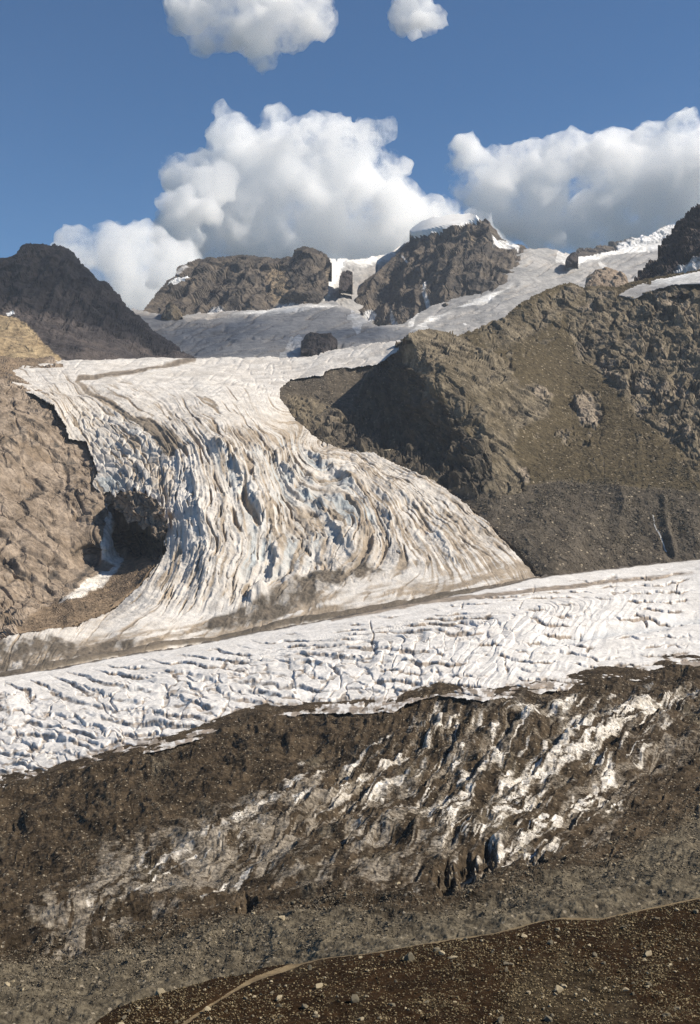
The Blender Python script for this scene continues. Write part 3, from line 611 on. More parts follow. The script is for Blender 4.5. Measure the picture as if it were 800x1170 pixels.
def d_fall(P, N, X, Y):
    psi = PSI.at(X, Y)
    al = Y + 0.35*X                      # runs roughly down the flow
    top = 1-sstep(425, 475, Y-0.10*(X-200)) # gentle ice above the lip
    w = 0.034*img3(X, Y, 61, 70) + 0.004*img3(X, Y, 62, 16) + 0.002*img3(X, Y, 162, 5)
    st1 = ridged(np.stack([(psi+w)*23, al/170, X*0], 1), 3, 101, 0.55)
    st2 = ridged(np.stack([(psi+w)*62, al/75, X*0+3], 1), 2, 102, 0.55)
    steep = pmask([(190, 500), (260, 500), (330, 520), (410, 560), (452, 600), (450, 640), (380, 660), (330, 690), (190, 700), (190, 560)], X, Y, 25)
    sera = pmask([(70, 470), (130, 470), (200, 515), (195, 590), (150, 565), (110, 560), (100, 500)], X, Y, 14)
    q = np.stack([psi*30, al/11.0, X*0], 1) + 0.5*np.stack([img3(X, Y, 63, 18), img3(X, Y, 64, 18), X*0], 1)
    fh, fe = facets(q, 103, 1.3, 2)
    lowapron = sstep(655, 700, Y+0.18*(X-300))
    amp = (0.25+0.75*steep)*(1-0.8*top)*(1-0.75*lowapron)
    big = fbm(np.stack([(psi+w)*7, al/120, X*0], 1), 2, 105)
    rightf = pmask([(430, 530), (480, 545), (612, 657), (520, 680), (440, 650)], X, Y, 25)
    h = amp*(7.5*(st1-0.55)+4*(st2-0.5)+24*big*steep)*(0.45+0.75*sstep(-.35,.35,img3(X,Y,160,26))) + sera*(1-top)*(6*fh - 4*(1-sstep(0, 0.22, fe))) + 2.0*fbm(P/22, 4, 106) + (1-top)*(1-lowapron)*(3.0*fbm(P/12, 4, 114, .65) + 2.0*steep*rock_relief(P, N, 22, 1.0, 115)) + 8*fbm(P/130, 2, 107)
    # serac walls: the ice breaks down to the left of these lines
    walls = 0*X
    for ln, A, wd in (([(236, 500), (258, 520), (283, 560), (306, 605), (318, 645), (306, 668), (285, 688)], 17, 40), ([(286, 508), (320, 535), (352, 570), (384, 606), (404, 640)], 15, 44), ([(345, 520), (392, 548), (430, 580), (445, 604), (440, 622)], 14, 50),
                      ([(205, 515), (222, 560), (232, 610), (228, 660)], 8, 30), ([(420, 545), (470, 580), (505, 622), (520, 650)], 6, 40)):
        s = X-np.interp(Y, [p[1] for p in ln], [p[0] for p in ln])+13*img3(X, Y, 177, 20)+6*img3(X, Y, 178, 7)
        ge = sstep(ln[0][1]-12, ln[0][1]+14, Y)*(1-sstep(ln[-1][1]-14, ln[-1][1]+10, Y))
        ge = ge*(0.35+0.65*sstep(-.3, .25, img3(X, Y, 180, 22)))
        h = h + ge*0.85*A*(sstep(-15, 4, s)*np.exp(-np.maximum(s, 0)/wd) - 0.35*np.exp(-np.maximum(-s-6, 0)/10)*(s < 0))
        walls = np.maximum(walls, ge*sstep(-26, -12, s)*(1-sstep(-2, 6, s))*min(1, A/14))
    # transverse crevasses on the gentle ice
    tc = ridged(np.stack([al/9+3*psi, psi*9, X*0], 1), 2, 108)
    h = h - 1.5*(top+.3*rightf)*sstep(0.7, 0.95, tc)
    # dome by the rock shelf
    dome = pmask([(345, 408), (375, 401), (457, 386), (441, 412), (400, 420), (368, 431), (332, 433)], X, Y, 6)
    med = lmask(MEDIAL, X+3*img3(X, Y, 65, 14), Y+1.2*img3(X, Y, 66, 10), 2.8, 2.2)*(0.7+0.3*sstep(-0.2, .2, img3(X, Y, 68, 9)))
    med = np.maximum(med, 0.85*pmask([(150, 474), (170, 476), (205, 498), (206, 512), (192, 524), (182, 512)], X+3*img3(X, Y, 67, 9), Y+3*img3(X, Y, 69, 9), 4))
    med = np.maximum(med, .8*pmask([(108, 432), (126, 424), (165, 419), (185, 418), (165, 425), (130, 429)], X, Y, 2.5))
    st3 = ridged(np.stack([(psi+w)*62, al/120, X*0+3], 1), 3, 109, 0.6)
    up = fbm(np.stack([psi*30, al/50, X*0], 1), 3, 110)
    dl = np.interp(X, [-140, 0, 75, 150, 210, 300, 400, 500, 560, 615], [797, 773, 761, 747, 738, 721, 702, 683, 676, 664])-Y
    apband = (1-sstep(16, 34, dl+8*img3(X, Y, 174, 40)))*sstep(-0.25, .3, img3(X+2*Y, (Y+.2*X)*5, 175, 30)+.12)
    cut = ridged(np.stack([(psi+w)*34, al/70+2*w, X*0+5], 1), 2, 116)
    cut2 = ridged(np.stack([(psi+w)*75, al/34, X*0+5], 1), 2, 117)
    act = (1-top)*(1-lowapron*.7)
    cuts = np.maximum(sstep(0.74, 0.93, cut)*sstep(-.25, .15, up), 0.7*sstep(0.78, 0.95, cut2)*sstep(-.15, .25, img3(X, Y, 171, 16)))
    h = h - act*cuts*(3.0+3.5*steep)
    dirt = 1.0*cuts*(0.2+0.8*act) + 0.45*sstep(0.55, 0.85, st3)*sstep(-0.2, 0.3, up)*(1-0.8*top) + 0.22*(img3(X, Y, 70, 40)+0.1)*(1-top) + 0.30*rightf*sstep(.5, .85, st3) + 0.1*dome + 0.24*act + 0.08 + 0.5*apband
    dirt = np.maximum(dirt, 0.55*pmask([(165, 520), (190, 515), (205, 530), (200, 580), (185, 575), (170, 560)], X, Y, 8))
    # blue ice walls where the surface drops between the flow ridges
    blue = pmask([(235, 520), (290, 505), (350, 520), (440, 565), (446, 600), (425, 628), (395, 650), (345, 655), (318, 668), (275, 680), (255, 650), (262, 600)], X+12*img3(X, Y, 173, 24), Y+6*img3(X, Y, 176, 20), 26)*(0.5*act + 0.7*sstep(-0.25, 0.35, fbm(np.stack([(psi+w)*14, al/70, X*0], 1), 3, 112)))*(1-0.6*sstep(.6, .9, st1))
    zone = pmask([(245, 500), (300, 470), (380, 510), (450, 560), (455, 620), (400, 650), (320, 675), (270, 670), (255, 600)], X+12*img3(X, Y, 173, 24), Y, 24)
    blue = np.maximum(np.maximum(blue*0.85, zone*(0.62+0.5*img3(X, Y, 189, 18))*(1-.5*sstep(.62, .9, st1))), walls*(0.7+0.5*img3(X, Y, 179, 12)))
    dirt = dirt*(1-0.5*walls) + zone*(0.08+0.30*sstep(.45, .8, st3))
    blue = np.maximum(blue, pmask([(108, 553), (115, 545), (140, 540), (150, 556), (130, 566), (118, 566)], X, Y, 4)*0.9)
    blue = np.maximum(blue, .75*sera*(fe < 0.12))
    # rubble at the foot and the grey bands of the lower margin
    foot = np.maximum(pmask([(290, 690), (330, 668), (380, 650), (420, 640), (440, 652), (400, 668), (340, 700), (300, 715), (215, 722), (240, 706)], X+4*img3(X, Y, 71, 14), Y+3*img3(X, Y, 72, 10), 8)*.9,
                      pmask([(-140, 740), (10, 728), (60, 722), (90, 735), (200, 728), (240, 712), (210, 728), (120, 752), (0, 768), (-140, 790)], X+4*img3(X, Y, 73, 18), Y+4*img3(X, Y, 74, 9), 6)*.75)
    till = foot*(0.55+0.6*sstep(-.3, .3, img3(X, Y, 75, 16)))
    line = lmask([(-140, 797), (0, 773), (75, 761), (150, 747), (210, 738), (300, 721), (400, 702), (500, 683), (560, 676), (615, 664)], X, Y+1.5*img3(X, Y, 76, 14), 3.2, 1.6)
    till = np.maximum(np.maximum(till, line*1.0), med*0.62)
    h = h + foot*2.5*fbm(P/7, 3, 113) + 5*line
    return zdisp(h), {'dirt': np.clip(np.maximum(dirt, med), 0, 1)*(1-0.25*blue), 'blue': np.clip(blue, 0, 1)*0.85*(1-0.7*np.clip(dirt, 0, 1)), 'till': np.clip(till, 0, 1)}
o = sheet('glacier', FALLP, FCTRL, M_FALL, d_fall, step=0.75, sty=0.55, skirt=((6, -12), (60, -80)))
tag(o, 'broken icefall of dirty white and bluish ice pouring over a rock step', 'glacier', kind='structure')

# ================================================================== MAIN GLACIER AND THE DEBRIS COVERED ICE
GCTRL = [(1250, 690, 900), (1250, 850, 560), (1250, 930, 350), (1250, 1130, 230), (-420, 1010, 640), (-420, 1120, 370), (-420, 1290, 225), (400, 1075, 300), (800, 1010, 330), (950, 990, 335), (100, 1165, 270), (-140, 1200, 255), (400, 1230, 215), (950, 1200, 235), (-140, 1260, 230), (400, 950, 480), (0, 1050, 395), (-140, 1060, 380), (800, 900, 560), (950, 880, 560), (400, 800, 850), (800, 770, 900), (950, 750, 900), (0, 890, 720), (-140, 920, 680),
         (400, 730, 1150), (800, 700, 1250), (950, 680, 1250), (0, 800, 1000), (-140, 830, 940), (400, 702, 1330), (800, 639, 1650), (950, 610, 1650), (0, 774, 1130), (-140, 797, 1060), (600, 663, 1500), (200, 740, 1230)]
TOPL = [(-140, 797), (0, 773), (75, 761), (150, 747), (210, 738), (300, 721), (400, 702), (500, 683), (560, 672), (615, 659), (700, 649), (800, 638), (950, 618)]
SPLIT = [(-140, 925), (0, 892), (49, 883), (97, 872), (150, 855), (195, 846), (240, 832), (262, 821), (300, 811), (350, 808), (400, 806), (450, 804), (470, 795), (500, 786), (552, 793), (594, 788), (650, 777), (687, 768), (740, 769), (762, 752), (800, 756), (950, 745)]
def tw(X, Y):
    return np.interp(X, [p[0] for p in SPLIT], [p[1] for p in SPLIT])-Y     # px above the debris edge
def d_main(P, N, X, Y):
    x, y = P[:, 0], P[:, 1]
    above = np.interp(X, [p[0] for p in SPLIT], [p[1] for p in SPLIT])-Y
    below_top = Y-np.interp(X, [p[0] for p in TOPL], [p[1] for p in TOPL])
    w = np.stack([fbm(P/60, 3, 121), fbm(P/60+9, 3, 122), 0*x], 1)
    # crevasses in close rows; the rows open into rows of blocks lower left
    blk = sstep(12, 40, below_top)*(1-sstep(330, 640, X+(Y-800)*1.2))
    wob = 9*img3(X, Y, 181, 90)+5*img3(X, Y, 182, 28)+2.0*img3(X, Y, 183, 9)
    t = (Y-0.20*X+0.00016*X*X+wob-735)/(9.5+3.0*blk)
    q = np.stack([X/(15+15*blk)+1.1*img3(X, Y, 184, 34), t*0.85+0.7*img3(X, Y, 189, 17), 0*x], 1)
    fh, fe = facets(q, 123, 1.0, 2, 0.3)
    sa = t-np.floor(t)
    sw = np.where(sa < 0.72, sa/0.72, 1-sstep(0.72, 1.0, sa))          # slow rise, steep wall towards the viewer's side
    rowgate = sstep(-0.12, 0.30, fbm(np.stack([X/55, t/2.2, 0*x], 1), 3, 185)+0.08)
    wall = sstep(0.76, 0.86, sa)*(1-sstep(0.92, 1.0, sa))
    crk = wall*rowgate
    gap = (1-sstep(0.04, 0.2, fe))
    cross = ridged(np.stack([(X+0.7*Y)/46+0.5*img3(X, Y, 186, 30), (Y-0.4*X)/60, 0*x], 1), 2, 187)
    crs = sstep(0.84, 0.97, cross)*sstep(0, .3, img3(X, Y, 188, 35))
    sc = np.clip(y/1000, 0.6, 1.3)
    blocks = 0.72*sc*(4.6*fh - 2.0*gap*sstep(-.4, .2, img3(X, Y, 190, 20)) + 3.6*(sw-0.5)*(.15+.85*rowgate) + 2.6*fbm(P/18, 3, 191))
    cr = np.maximum(crk, crs)*sstep(4, 16, below_top)
    # swell with a trough to the right
    tr = lmask([(560, 738), (620, 731), (680, 722), (740, 714), (830, 700)], X, Y+3*img3(X, Y, 77, 30), 5, 6)*sstep(570, 660, X)
    nr = sstep(-4, 14, above)
    h = nr*blk*blocks + nr*(1-blk)*sc*(1.0*fh*sstep(5, 30, below_top) + 1.0*(sw-.5)*rowgate*sstep(4, 20, below_top)) - (1-.7*blk)*2.6*cr - 5.5*tr + 1.5*fbm(P/30, 4, 128) + 0.35*fbm(P/4, 2, 129)
    line = lmask(TOPL, X, Y+1.2*img3(X, Y, 78, 12), 1.5, 2)
    med = lmask([(380, 707), (480, 688), (560, 680), (650, 670), (720, 662), (790, 655)], X, Y+1.5*img3(X, Y, 79, 16), 2.2, 2)*(1-sstep(600, 800, X)*.6)
    strip = lmask([(230, 745), (330, 727), (430, 708)], X, Y+1.5*img3(X, Y, 79, 16), 1.2, 1.5)*.0
    gapd = blk*(0.42*gap+0.25*wall*rowgate)*sstep(-.3, .2, fbm(P/12, 3, 130)+.1)
    dirt = np.clip(1.0*(1-.35*blk)*cr*sstep(-.35, .05, fbm(P/15, 2, 131)) + gapd + med*.9 + 0.34*(fbm(P/9, 4, 132, .65)+0.08)+0.15+0.55*(1-sstep(0, 16, above+7*img3(X, Y, 80, 12)))*sstep(-0.25, .15, img3(X, Y, 81, 7)), 0, 1)
    blue = np.clip(blk*wall*0.75*rowgate + tr*.6 + 0.35*blk*gap, 0, 1)*(1-.5*dirt)
    return zdisp(h), {'dirt': dirt, 'blue': blue, 'till': np.clip(line*1.0, 0, 1)}
o = sheet('glacier', TOPL+[(p[0], p[1]+9) for p in SPLIT[::-1]], GCTRL, M_MAIN, d_main, step=0.7, sty=0.32, rough=1.5, rough_s=9, skirt=((3, -6), (25, -40)),
          children=[('medial_moraine', M_MAIN, lambda X, Y: pdist(TOPL[:9], X, Y+1.2*img3(X, Y, 78, 12)) < 3.0)])
tag(o, 'wide white glacier band crossing the valley, broken by crevasses', 'glacier', kind='structure')

_ds = {0.0: [(0, 1010), (120, 900), (240, 835)], 1.0: [(90, 1110), (220, 990), (330, 915), (440, 835)], 2.0: [(230, 1060), (330, 985), (430, 905), (520, 800)], 3.0: [(330, 1060), (440, 975), (540, 890), (650, 795)],
       4.0: [(470, 1050), (540, 975), (620, 905), (760, 810)], 5.0: [(560, 1040), (650, 960), (730, 900), (830, 830)], 6.0: [(670, 1020), (760, 950), (850, 890)]}
DPSI = TPS([p for v in _ds for p in _ds[v]], [v for v in _ds for p in _ds[v]], 0.002)
def d_debris(P, N, X, Y):
    x, y = P[:, 0], P[:, 1]
    above = np.interp(X, [p[0] for p in SPLIT], [p[1] for p in SPLIT])-Y
    psi = DPSI.at(X, Y)
    al = X-0.8*Y
    w = 0.25*img3(X, Y, 141, 50)+0.10*img3(X, Y, 142, 16)
    s1 = ridged(np.stack([(psi+w)*1.5, al/150, X*0], 1), 3, 143, 0.55)
    s2 = ridged(np.stack([(psi+w)*4.5, al/60, X*0], 1), 3, 144, 0.55)
    zone = pmask([(20, 1050), (110, 960), (230, 930), (330, 880), (420, 850), (520, 790), (650, 790), (800, 780), (930, 800), (790, 870), (740, 900), (700, 960), (620, 990), (540, 1020), (400, 1015), (300, 1010), (200, 1040), (60, 1100)], X, Y, 22)
    right = pmask([(330, 905), (430, 850), (520, 800), (620, 800), (800, 790), (760, 860), (700, 930), (650, 985), (560, 1010), (470, 1030), (420, 1000), (330, 960)], X, Y, 28)
    left = pmask([(40, 1060), (130, 970), (230, 925), (330, 885), (440, 860), (400, 930), (300, 985), (190, 1020), (90, 1080)], X, Y, 20)
    saw = (psi+w)*1.7
    saw = saw-np.floor(saw)
    ic = fbm(np.stack([(psi+w)*3.2, al/55, X*0], 1), 3, 145, .6)
    hum = fbm(P/np.array([26, 34, 26]), 4, 146, 0.5)
    sc = np.clip(P[:, 1]/520, 0.5, 1.6)
    sw = np.where(saw > 0.2, (1-saw)/0.8, sstep(0, 0.2, saw))
    h = zone*sc*(2.8*(s1-0.5)*right + 1.5*(s2-0.5)*right + 3.0*(sw-0.5)*right + 1.5*(s2-.5)*left) + 5.5*hum*sc + 3.0*sc*(1-zone*.5)*(1-.8*sstep(985, 1030, Y))*(ridged(np.stack([(psi+w)*3.1, al/70, X*0+7], 1), 3, 157)-.5) + 1.9*sc*fbm(P/7, 5, 147, 0.7) + sstep(960, 1040, Y)*(1.0*fbm(P/3.0, 4, 158, .65) + 3.5*ridged(P/30, 3, 159)) + 7*fbm(P/110, 2, 148)
    h = h*(0.15+0.85*sstep(-6, 20, -above))
    # ice cliffs at the lower rim: short pits under white faces
    pits = np.maximum.reduce([pmask([(500, 1000), (512, 985), (520, 1000), (518, 1030), (503, 1032)], X+7*img3(X, Y, 150, 9), Y, 5), pmask([(520, 990), (535, 975), (548, 990), (552, 1010), (525, 1022)], X+7*img3(X, Y, 150, 9), Y, 5), pmask([(548, 985), (560, 965), (566, 985), (560, 1008), (548, 1006)], X+7*img3(X, Y, 150, 9), Y, 5), pmask([(600, 985), (618, 975), (622, 995), (606, 1002)], X+7*img3(X, Y, 150, 9), Y, 5),
                              pmask([(270, 1030), (282, 1016), (292, 1020), (288, 1040), (272, 1042)], X+7*img3(X, Y, 150, 9), Y, 5), X*0])
    pits = pits*sstep(-.5, .1, img3(X, Y, 149, 7)+.15)
    h = h - 3.6*pits
    edge = pmask([(498, 1000), (504, 985), (548, 968), (566, 955), (570, 970), (552, 984), (520, 996)], X, Y, 5)
    s3 = ridged(np.stack([(psi+w)*6.5, al/90, X*0], 1), 3, 156, .6)
    s4 = ridged(np.stack([(psi+0.6*w)*9, al/150, X*0+2], 1), 2, 160)
    ice = 0.75*np.maximum(right, .7*left)*sstep(.66, .86, s4)*sstep(-.25, .15, img3(X, Y, 161, 40)) + right*sstep(-.05, .3, ic)*(0.9*sstep(0.42, 0.75, s2) + 0.6*sstep(.45, .75, s3))*sstep(0.05, 0.3, saw) + left*(sstep(-0.1, 0.3, ic)*0.5*sstep(.4, .75, s3))
    core = np.maximum.reduce([pmask([(570, 890), (650, 840), (740, 800), (760, 812), (690, 850), (640, 880), (600, 905)], X+6*img3(X, Y, 151, 20), Y+6*img3(X, Y, 152, 14), 9)*.8,
        lmask([(462, 985), (500, 940), (540, 900)], X+6*img3(X, Y, 151, 20), Y, 5, 4)*.8, lmask([(540, 985), (590, 935), (620, 915)], X+6*img3(X, Y, 151, 20), Y, 5, 4)*.85, lmask([(545, 960), (570, 925), (600, 900), (640, 875)], X+6*img3(X, Y, 151, 20), Y, 3, 3)*.9,
        lmask([(270, 1005), (300, 975)], X+3*img3(X, Y, 151, 12), Y, 4, 3)*.95, lmask([(230, 1025), (262, 1000)], X+3*img3(X, Y, 151, 12), Y, 2.5, 2)*.9,
        lmask([(100, 1068), (160, 1018), (200, 985), (225, 970)], X+3*img3(X, Y, 151, 12), Y, 1.3, 1.2)*.85, lmask([(170, 990), (200, 970), (320, 905), (345, 880)], X+7*img3(X, Y, 151, 14), Y+5*img3(X, Y, 153, 9), 8, 7)*.6,
        lmask([(640, 850), (690, 830), (745, 785)], X+7*img3(X, Y, 151, 14), Y, 3, 3)*.6, lmask([(685, 815), (700, 800), (716, 802)], X, Y, 3, 3)*.5, lmask([(400, 870), (430, 850), (480, 830), (500, 800)], X+8*img3(X, Y, 151, 14), Y, 3, 3)*.6,
        lmask([(690, 840), (770, 800), (800, 790)], X+8*img3(X, Y, 151, 14), Y+5*img3(X, Y, 153, 9), 5, 4)*.5, edge*.75])
    brk = sstep(-0.35, 0.15, fbm(np.stack([(psi+w)*9, al/22, X*0], 1), 3, 154)+0.1)
    ice = np.clip(np.maximum(ice*1.0, core*(0.2+0.9*sstep(.3, .62, s3)))*brk, 0, 1)*(1-pits)*(1-0.55*pmask([(300, 930), (470, 925), (560, 1010), (480, 1040), (280, 1040)], X, Y, 25))
    film = np.clip(zone*(0.25+0.75*sstep(.35, .7, s3))*sstep(-0.3, 0.3, ic+0.1)*.8 + 0.3*left*sstep(.3, .6, s3), 0, 1)
    grey = sstep(0, 40, Y-np.interp(X, [-140, 0, 200, 350, 470, 600, 700, 800, 950], [1130, 1085, 1050, 1020, 1035, 1005, 965, 905, 860]))*.9
    grey = np.maximum(grey, 0.5*sstep(0.1, .5, img3(X, Y, 155, 40)))
    return zdisp(h), {'grey': grey, 'ice': ice, 'film': film*(1-ice)}
o = sheet('debris_glacier', [(p[0], p[1]-6) for p in [(-420, 1010)]+SPLIT+[(1250, 700)]]+[(1250, 1120), (560, 1150), (400, 1215), (100, 1265), (-140, 1275), (-420, 1290)], [(a, b, c) for a, b, c in GCTRL], M_DEBRIS, d_debris, step=0.7, sty=0.42, rough=1.5, rough_s=9, skirt=((2, -6), (20, -40)))
tag(o, 'debris covered ice in the valley floor with white ice ridges showing through', 'glacier', kind='structure')

# ================================================================== NEAR BANK
CREST = [(60, 1260), (100, 1172), (112, 1160), (130, 1148), (150, 1140), (165, 1136), (191, 1128), (225, 1119), (250, 1111), (270, 1110), (306, 1099), (340, 1095), (370, 1088), (419, 1083), (460, 1076), (512, 1067), (564, 1060), (612, 1047), (642, 1042), (687, 1043), (725, 1034.5), (800, 1019), (950, 985), (1250, 925), (1600, 870)]
PATHL = [(205, 1172), (221, 1161), (238, 1150), (255, 1139), (270, 1129), (287, 1120), (305, 1113), (325, 1107), (345, 1099), (370, 1092), (400, 1089), (419, 1087), (440, 1084), (460, 1080), (485, 1076), (512, 1071.5), (540, 1068), (564, 1064), (590, 1058), (612, 1051.5), (628, 1048), (642, 1046.5), (665, 1048), (687, 1047.5), (706, 1043), (725, 1039), (760, 1032), (800, 1024), (950, 990), (1250, 930), (1600, 875)]
BCTRL = [(100, 1172, 112), (191, 1128, 124), (306, 1099, 132), (460, 1076, 138), (612, 1047, 146), (800, 1019, 155), (950, 985, 166), (100, 1260, 88), (400, 1260, 86), (800, 1260, 84), (400, 1170, 106), (650, 1170, 106), (800, 1170, 106), (950, 1170, 106), (250, 1165, 110), (1250, 925, 190), (1600, 870, 210), (1250, 1170, 108), (1600, 1170, 110), (1600, 1260, 88)]
def d_bank(P, N, X, Y):
    pth = lmask(PATHL, X, Y+0.8*img3(X, Y, 165, 9), 2.6, 2.2)
    crest = np.interp(X, [p[0] for p in CREST], [p[1] for p in CREST])
    dn = Y-crest
    h = (0.75*fbm(P/9, 4, 161, .55) + 0.25*sstep(0.2, .7, fbm(P/3, 3, 163)))*sstep(8, 40, dn) + 0.22*fbm(P/1.4, 3, 162, .6)*sstep(0, 25, dn)
    h = h*(1-0.85*pth) - 0.12*pth - 0.9*(1-sstep(0, 7, dn))**2
    scr = np.clip(pmask([(560, 1170), (590, 1110), (640, 1090), (720, 1130), (760, 1200), (560, 1200)], X+20*img3(X, Y, 166, 40), Y, 25)*.6 + .5*sstep(0, .5, img3(X, Y, 167, 40)), 0, 1)
    return zdisp(h), {'scree': scr}
o = sheet('moraine_bank', CREST+[(1600, 1260)], BCTRL, M_BANK, d_bank, step=0.75, sty=0.65, rough=0.8, rough_s=7, skirt=((3, -4), (25, -60)), smooth=False,
          children=[('footpath', M_PATH, lambda X, Y: pdist(PATHL, X, Y+0.8*img3(X, Y, 165, 9)) < 1.5+1.2*sstep(250, 300, X)+1.5*img3(X, Y, 168, 16))])
tag(o, 'dark brown stony moraine bank in front with a worn path along its crest', 'moraine', kind='structure')
# ================================================================== STONES
def stone_mat(name, a, b):
    m = bpy.data.materials.new(name); m.use_nodes = True
    nt = m.node_tree; n = nt.nodes; L = nt.links; bs = n['Principled BSDF']
    bs.inputs['Roughness'].default_value = 0.9; bs.inputs['Specular IOR Level'].default_value = 0.05
    g = n.new('ShaderNodeNewGeometry'); t = n.new('ShaderNodeTexNoise'); t.inputs['Scale'].default_value = 1.3; t.inputs['Detail'].default_value = 7
    L.new(g.outputs['Position'], t.inputs['Vector'])
    oi = n.new('ShaderNodeNewGeometry')
    x = n.new('ShaderNodeMix'); x.data_type = 'RGBA'; x.inputs[6].default_value = (*a, 1); x.inputs[7].default_value = (*b, 1)
    ad = n.new('ShaderNodeMath'); ad.operation = 'ADD'; ad.use_clamp = True
    sb = n.new('ShaderNodeMath'); sb.operation = 'MULTIPLY_ADD'; sb.inputs[1].default_value = 0.9; sb.inputs[2].default_value = -0.45
    L.new(oi.outputs['Random Per Island'], sb.inputs[0]); L.new(t.outputs['Fac'], ad.inputs[0]); L.new(sb.outputs[0], ad.inputs[1])
    L.new(ad.outputs[0], x.inputs[0]); L.new(x.outputs[2], bs.inputs['Base Color'])
    bp = n.new('ShaderNodeBump'); bp.inputs['Strength'].default_value = 0.5; bp.inputs['Distance'].default_value = 0.1
    L.new(t.outputs['Fac'], bp.inputs['Height']); L.new(bp.outputs[0], bs.inputs['Normal'])
    return m
S_PALE = stone_mat('pale_stone', (0.36, 0.30, 0.20), (0.22, 0.18, 0.12))
S_GREY = stone_mat('grey_stone', (0.18, 0.155, 0.11), (0.10, 0.085, 0.06))
S_MIX = stone_mat('mixed_rubble', (0.028, 0.018, 0.009), (0.30, 0.235, 0.135))
S_MIX2 = stone_mat('mixed_scree', (0.05, 0.04, 0.028), (0.25, 0.21, 0.15))

S_TAN = stone_mat('tan_rubble', (0.12, 0.09, 0.06), (0.30, 0.225, 0.155))

def hull(seed, n=15, flat=0.7):
    r = np.random.default_rng(seed)
    p = r.normal(size=(n, 3)); p /= np.linalg.norm(p, axis=1, keepdims=True)
    p *= r.uniform(0.75, 1.05, (n, 1))*np.array([1.0, r.uniform(.6, .95), flat*r.uniform(.75, 1.15)])
    bm = bmesh.new()
    vs = [bm.verts.new(q) for q in p]
    res = bmesh.ops.convex_hull(bm, input=vs)
    bmesh.ops.delete(bm, geom=list({g for g in res['geom_interior']+res['geom_unused'] if isinstance(g, bmesh.types.BMVert)}), context='VERTS')
    bmesh.ops.triangulate(bm, faces=bm.faces[:])
    bm.verts.index_update()
    V = np.array([v.co[:] for v in bm.verts]); T = np.array([[v.index for v in f.verts] for f in bm.faces])
    bm.free()
    return V/2, T

HULLS = [hull(500+k, 13+k % 5) for k in range(14)]
def big_stone(seed, mat, name='boulder'):
    """one boulder: an angular block with chipped edges and a few smaller breaks"""
    V, T = hull(seed, 20, 0.85)
    bm = bmesh.new()
    vs = [bm.verts.new(v) for v in V]
    for t in T: bm.faces.new([vs[i] for i in t])
    bmesh.ops.dissolve_limit(bm, angle_limit=0.12, verts=bm.verts[:], edges=bm.edges[:])
    bmesh.ops.bevel(bm, geom=bm.edges[:], offset=0.025, segments=1, affect='EDGES', profile=0.6, clamp_overlap=True)
    bmesh.ops.triangulate(bm, faces=bm.faces[:])
    bmesh.ops.subdivide_edges(bm, edges=bm.edges[:], cuts=2, use_grid_fill=True)
    co = np.array([v.co[:] for v in bm.verts])
    nn = fbm(co*4+seed, 3, seed % 97)*0.035
    for v, d in zip(bm.verts, nn): v.co += v.co.normalized()*float(d)
    me = bpy.data.meshes.new(name); bm.to_mesh(me); bm.free(); me.materials.append(mat)
    return me

def ground(layer, px, py):
    xs, ys, I, V = SURF[layer]
    ix = np.clip(np.round((np.asarray(px)-xs[0])/(xs[1]-xs[0])).astype(int), 0, len(xs)-1)
    iy = np.clip(np.round((np.asarray(py)-ys[0])/(ys[1]-ys[0])).astype(int), 0, len(ys)-1)
    k = I[iy, ix]
    return V[np.maximum(k, 0)], k >= 0

def place(layer, px, py, size_px, mesh, label, group=None, flat=1.0, rz=None, tilt=0.25, sink=0.18):
    p, ok = ground(layer, [px], [py])
    if not ok[0]:
        return None
    s = size_px/F*p[0][1]
    o = link('boulder', mesh)
    o.location = (p[0][0], p[0][1], p[0][2]+s*(0.35*flat-sink))
    o.rotation_euler = (random.uniform(-tilt, tilt), random.uniform(-tilt, tilt), random.uniform(0, 6.28) if rz is None else rz)
    o.scale = (s, s*random.uniform(.75, 1.0), s*flat)
    tag(o, label, 'boulder', group)
    return o

BIG = {k: [big_stone(900+i+31*j, m) for i in range(6)] for j, (k, m) in enumerate((('pale', S_PALE), ('grey', S_GREY)))}
# the boulders one can point to
for px, py, s, kind, i, fl, lab in (
        (184, 1133, 19, 'pale', 0, 1.0, 'big pale boulder on the rim of the brown bank beside its long dark shadow'),
        (468, 1099, 15, 'grey', 1, 1.1, 'upright light grey block just below the footpath, widest on the bank'),
        (405, 1148, 14, 'grey', 2, 1.1, 'grey slab standing low on the brown bank, left of the middle'),
        (322, 1062, 13, 'pale', 3, 0.9, 'pale boulder lying alone on grey rubble just above the bend of the footpath'),
        (165, 1103, 13, 'pale', 4, 0.6, 'flat pale boulder casting a black shadow on grey rubble above the bank end'),
        (145, 1058, 8, 'pale', 5, 0.9, 'small whitish boulder beside the thin white ice streak at lower left'),
        (595, 972, 11, 'pale', 1, 0.45, 'flat pale slab lying on grey debris right of the ice pits'),
        (490, 1042, 10, 'grey', 0, 0.8, 'grey boulder at the mouth of the dark ice pits'),
        (455, 1012, 9, 'pale', 2, 0.7, 'pale stone on the debris slope left of the dark ice pits'),
        (8, 1144, 13, 'pale', 3, 1.0, 'pale upright stone on debris at the lower left edge'),
        (404, 1143, 6, 'pale', 5, 0.8, 'small pale stone tucked against the grey slab on the bank')):
    lay = 'moraine_bank' if ground('moraine_bank', [px], [py])[1][0] else 'debris_glacier'
    place(lay, px, py, s, BIG[kind][i], lab, None, fl)
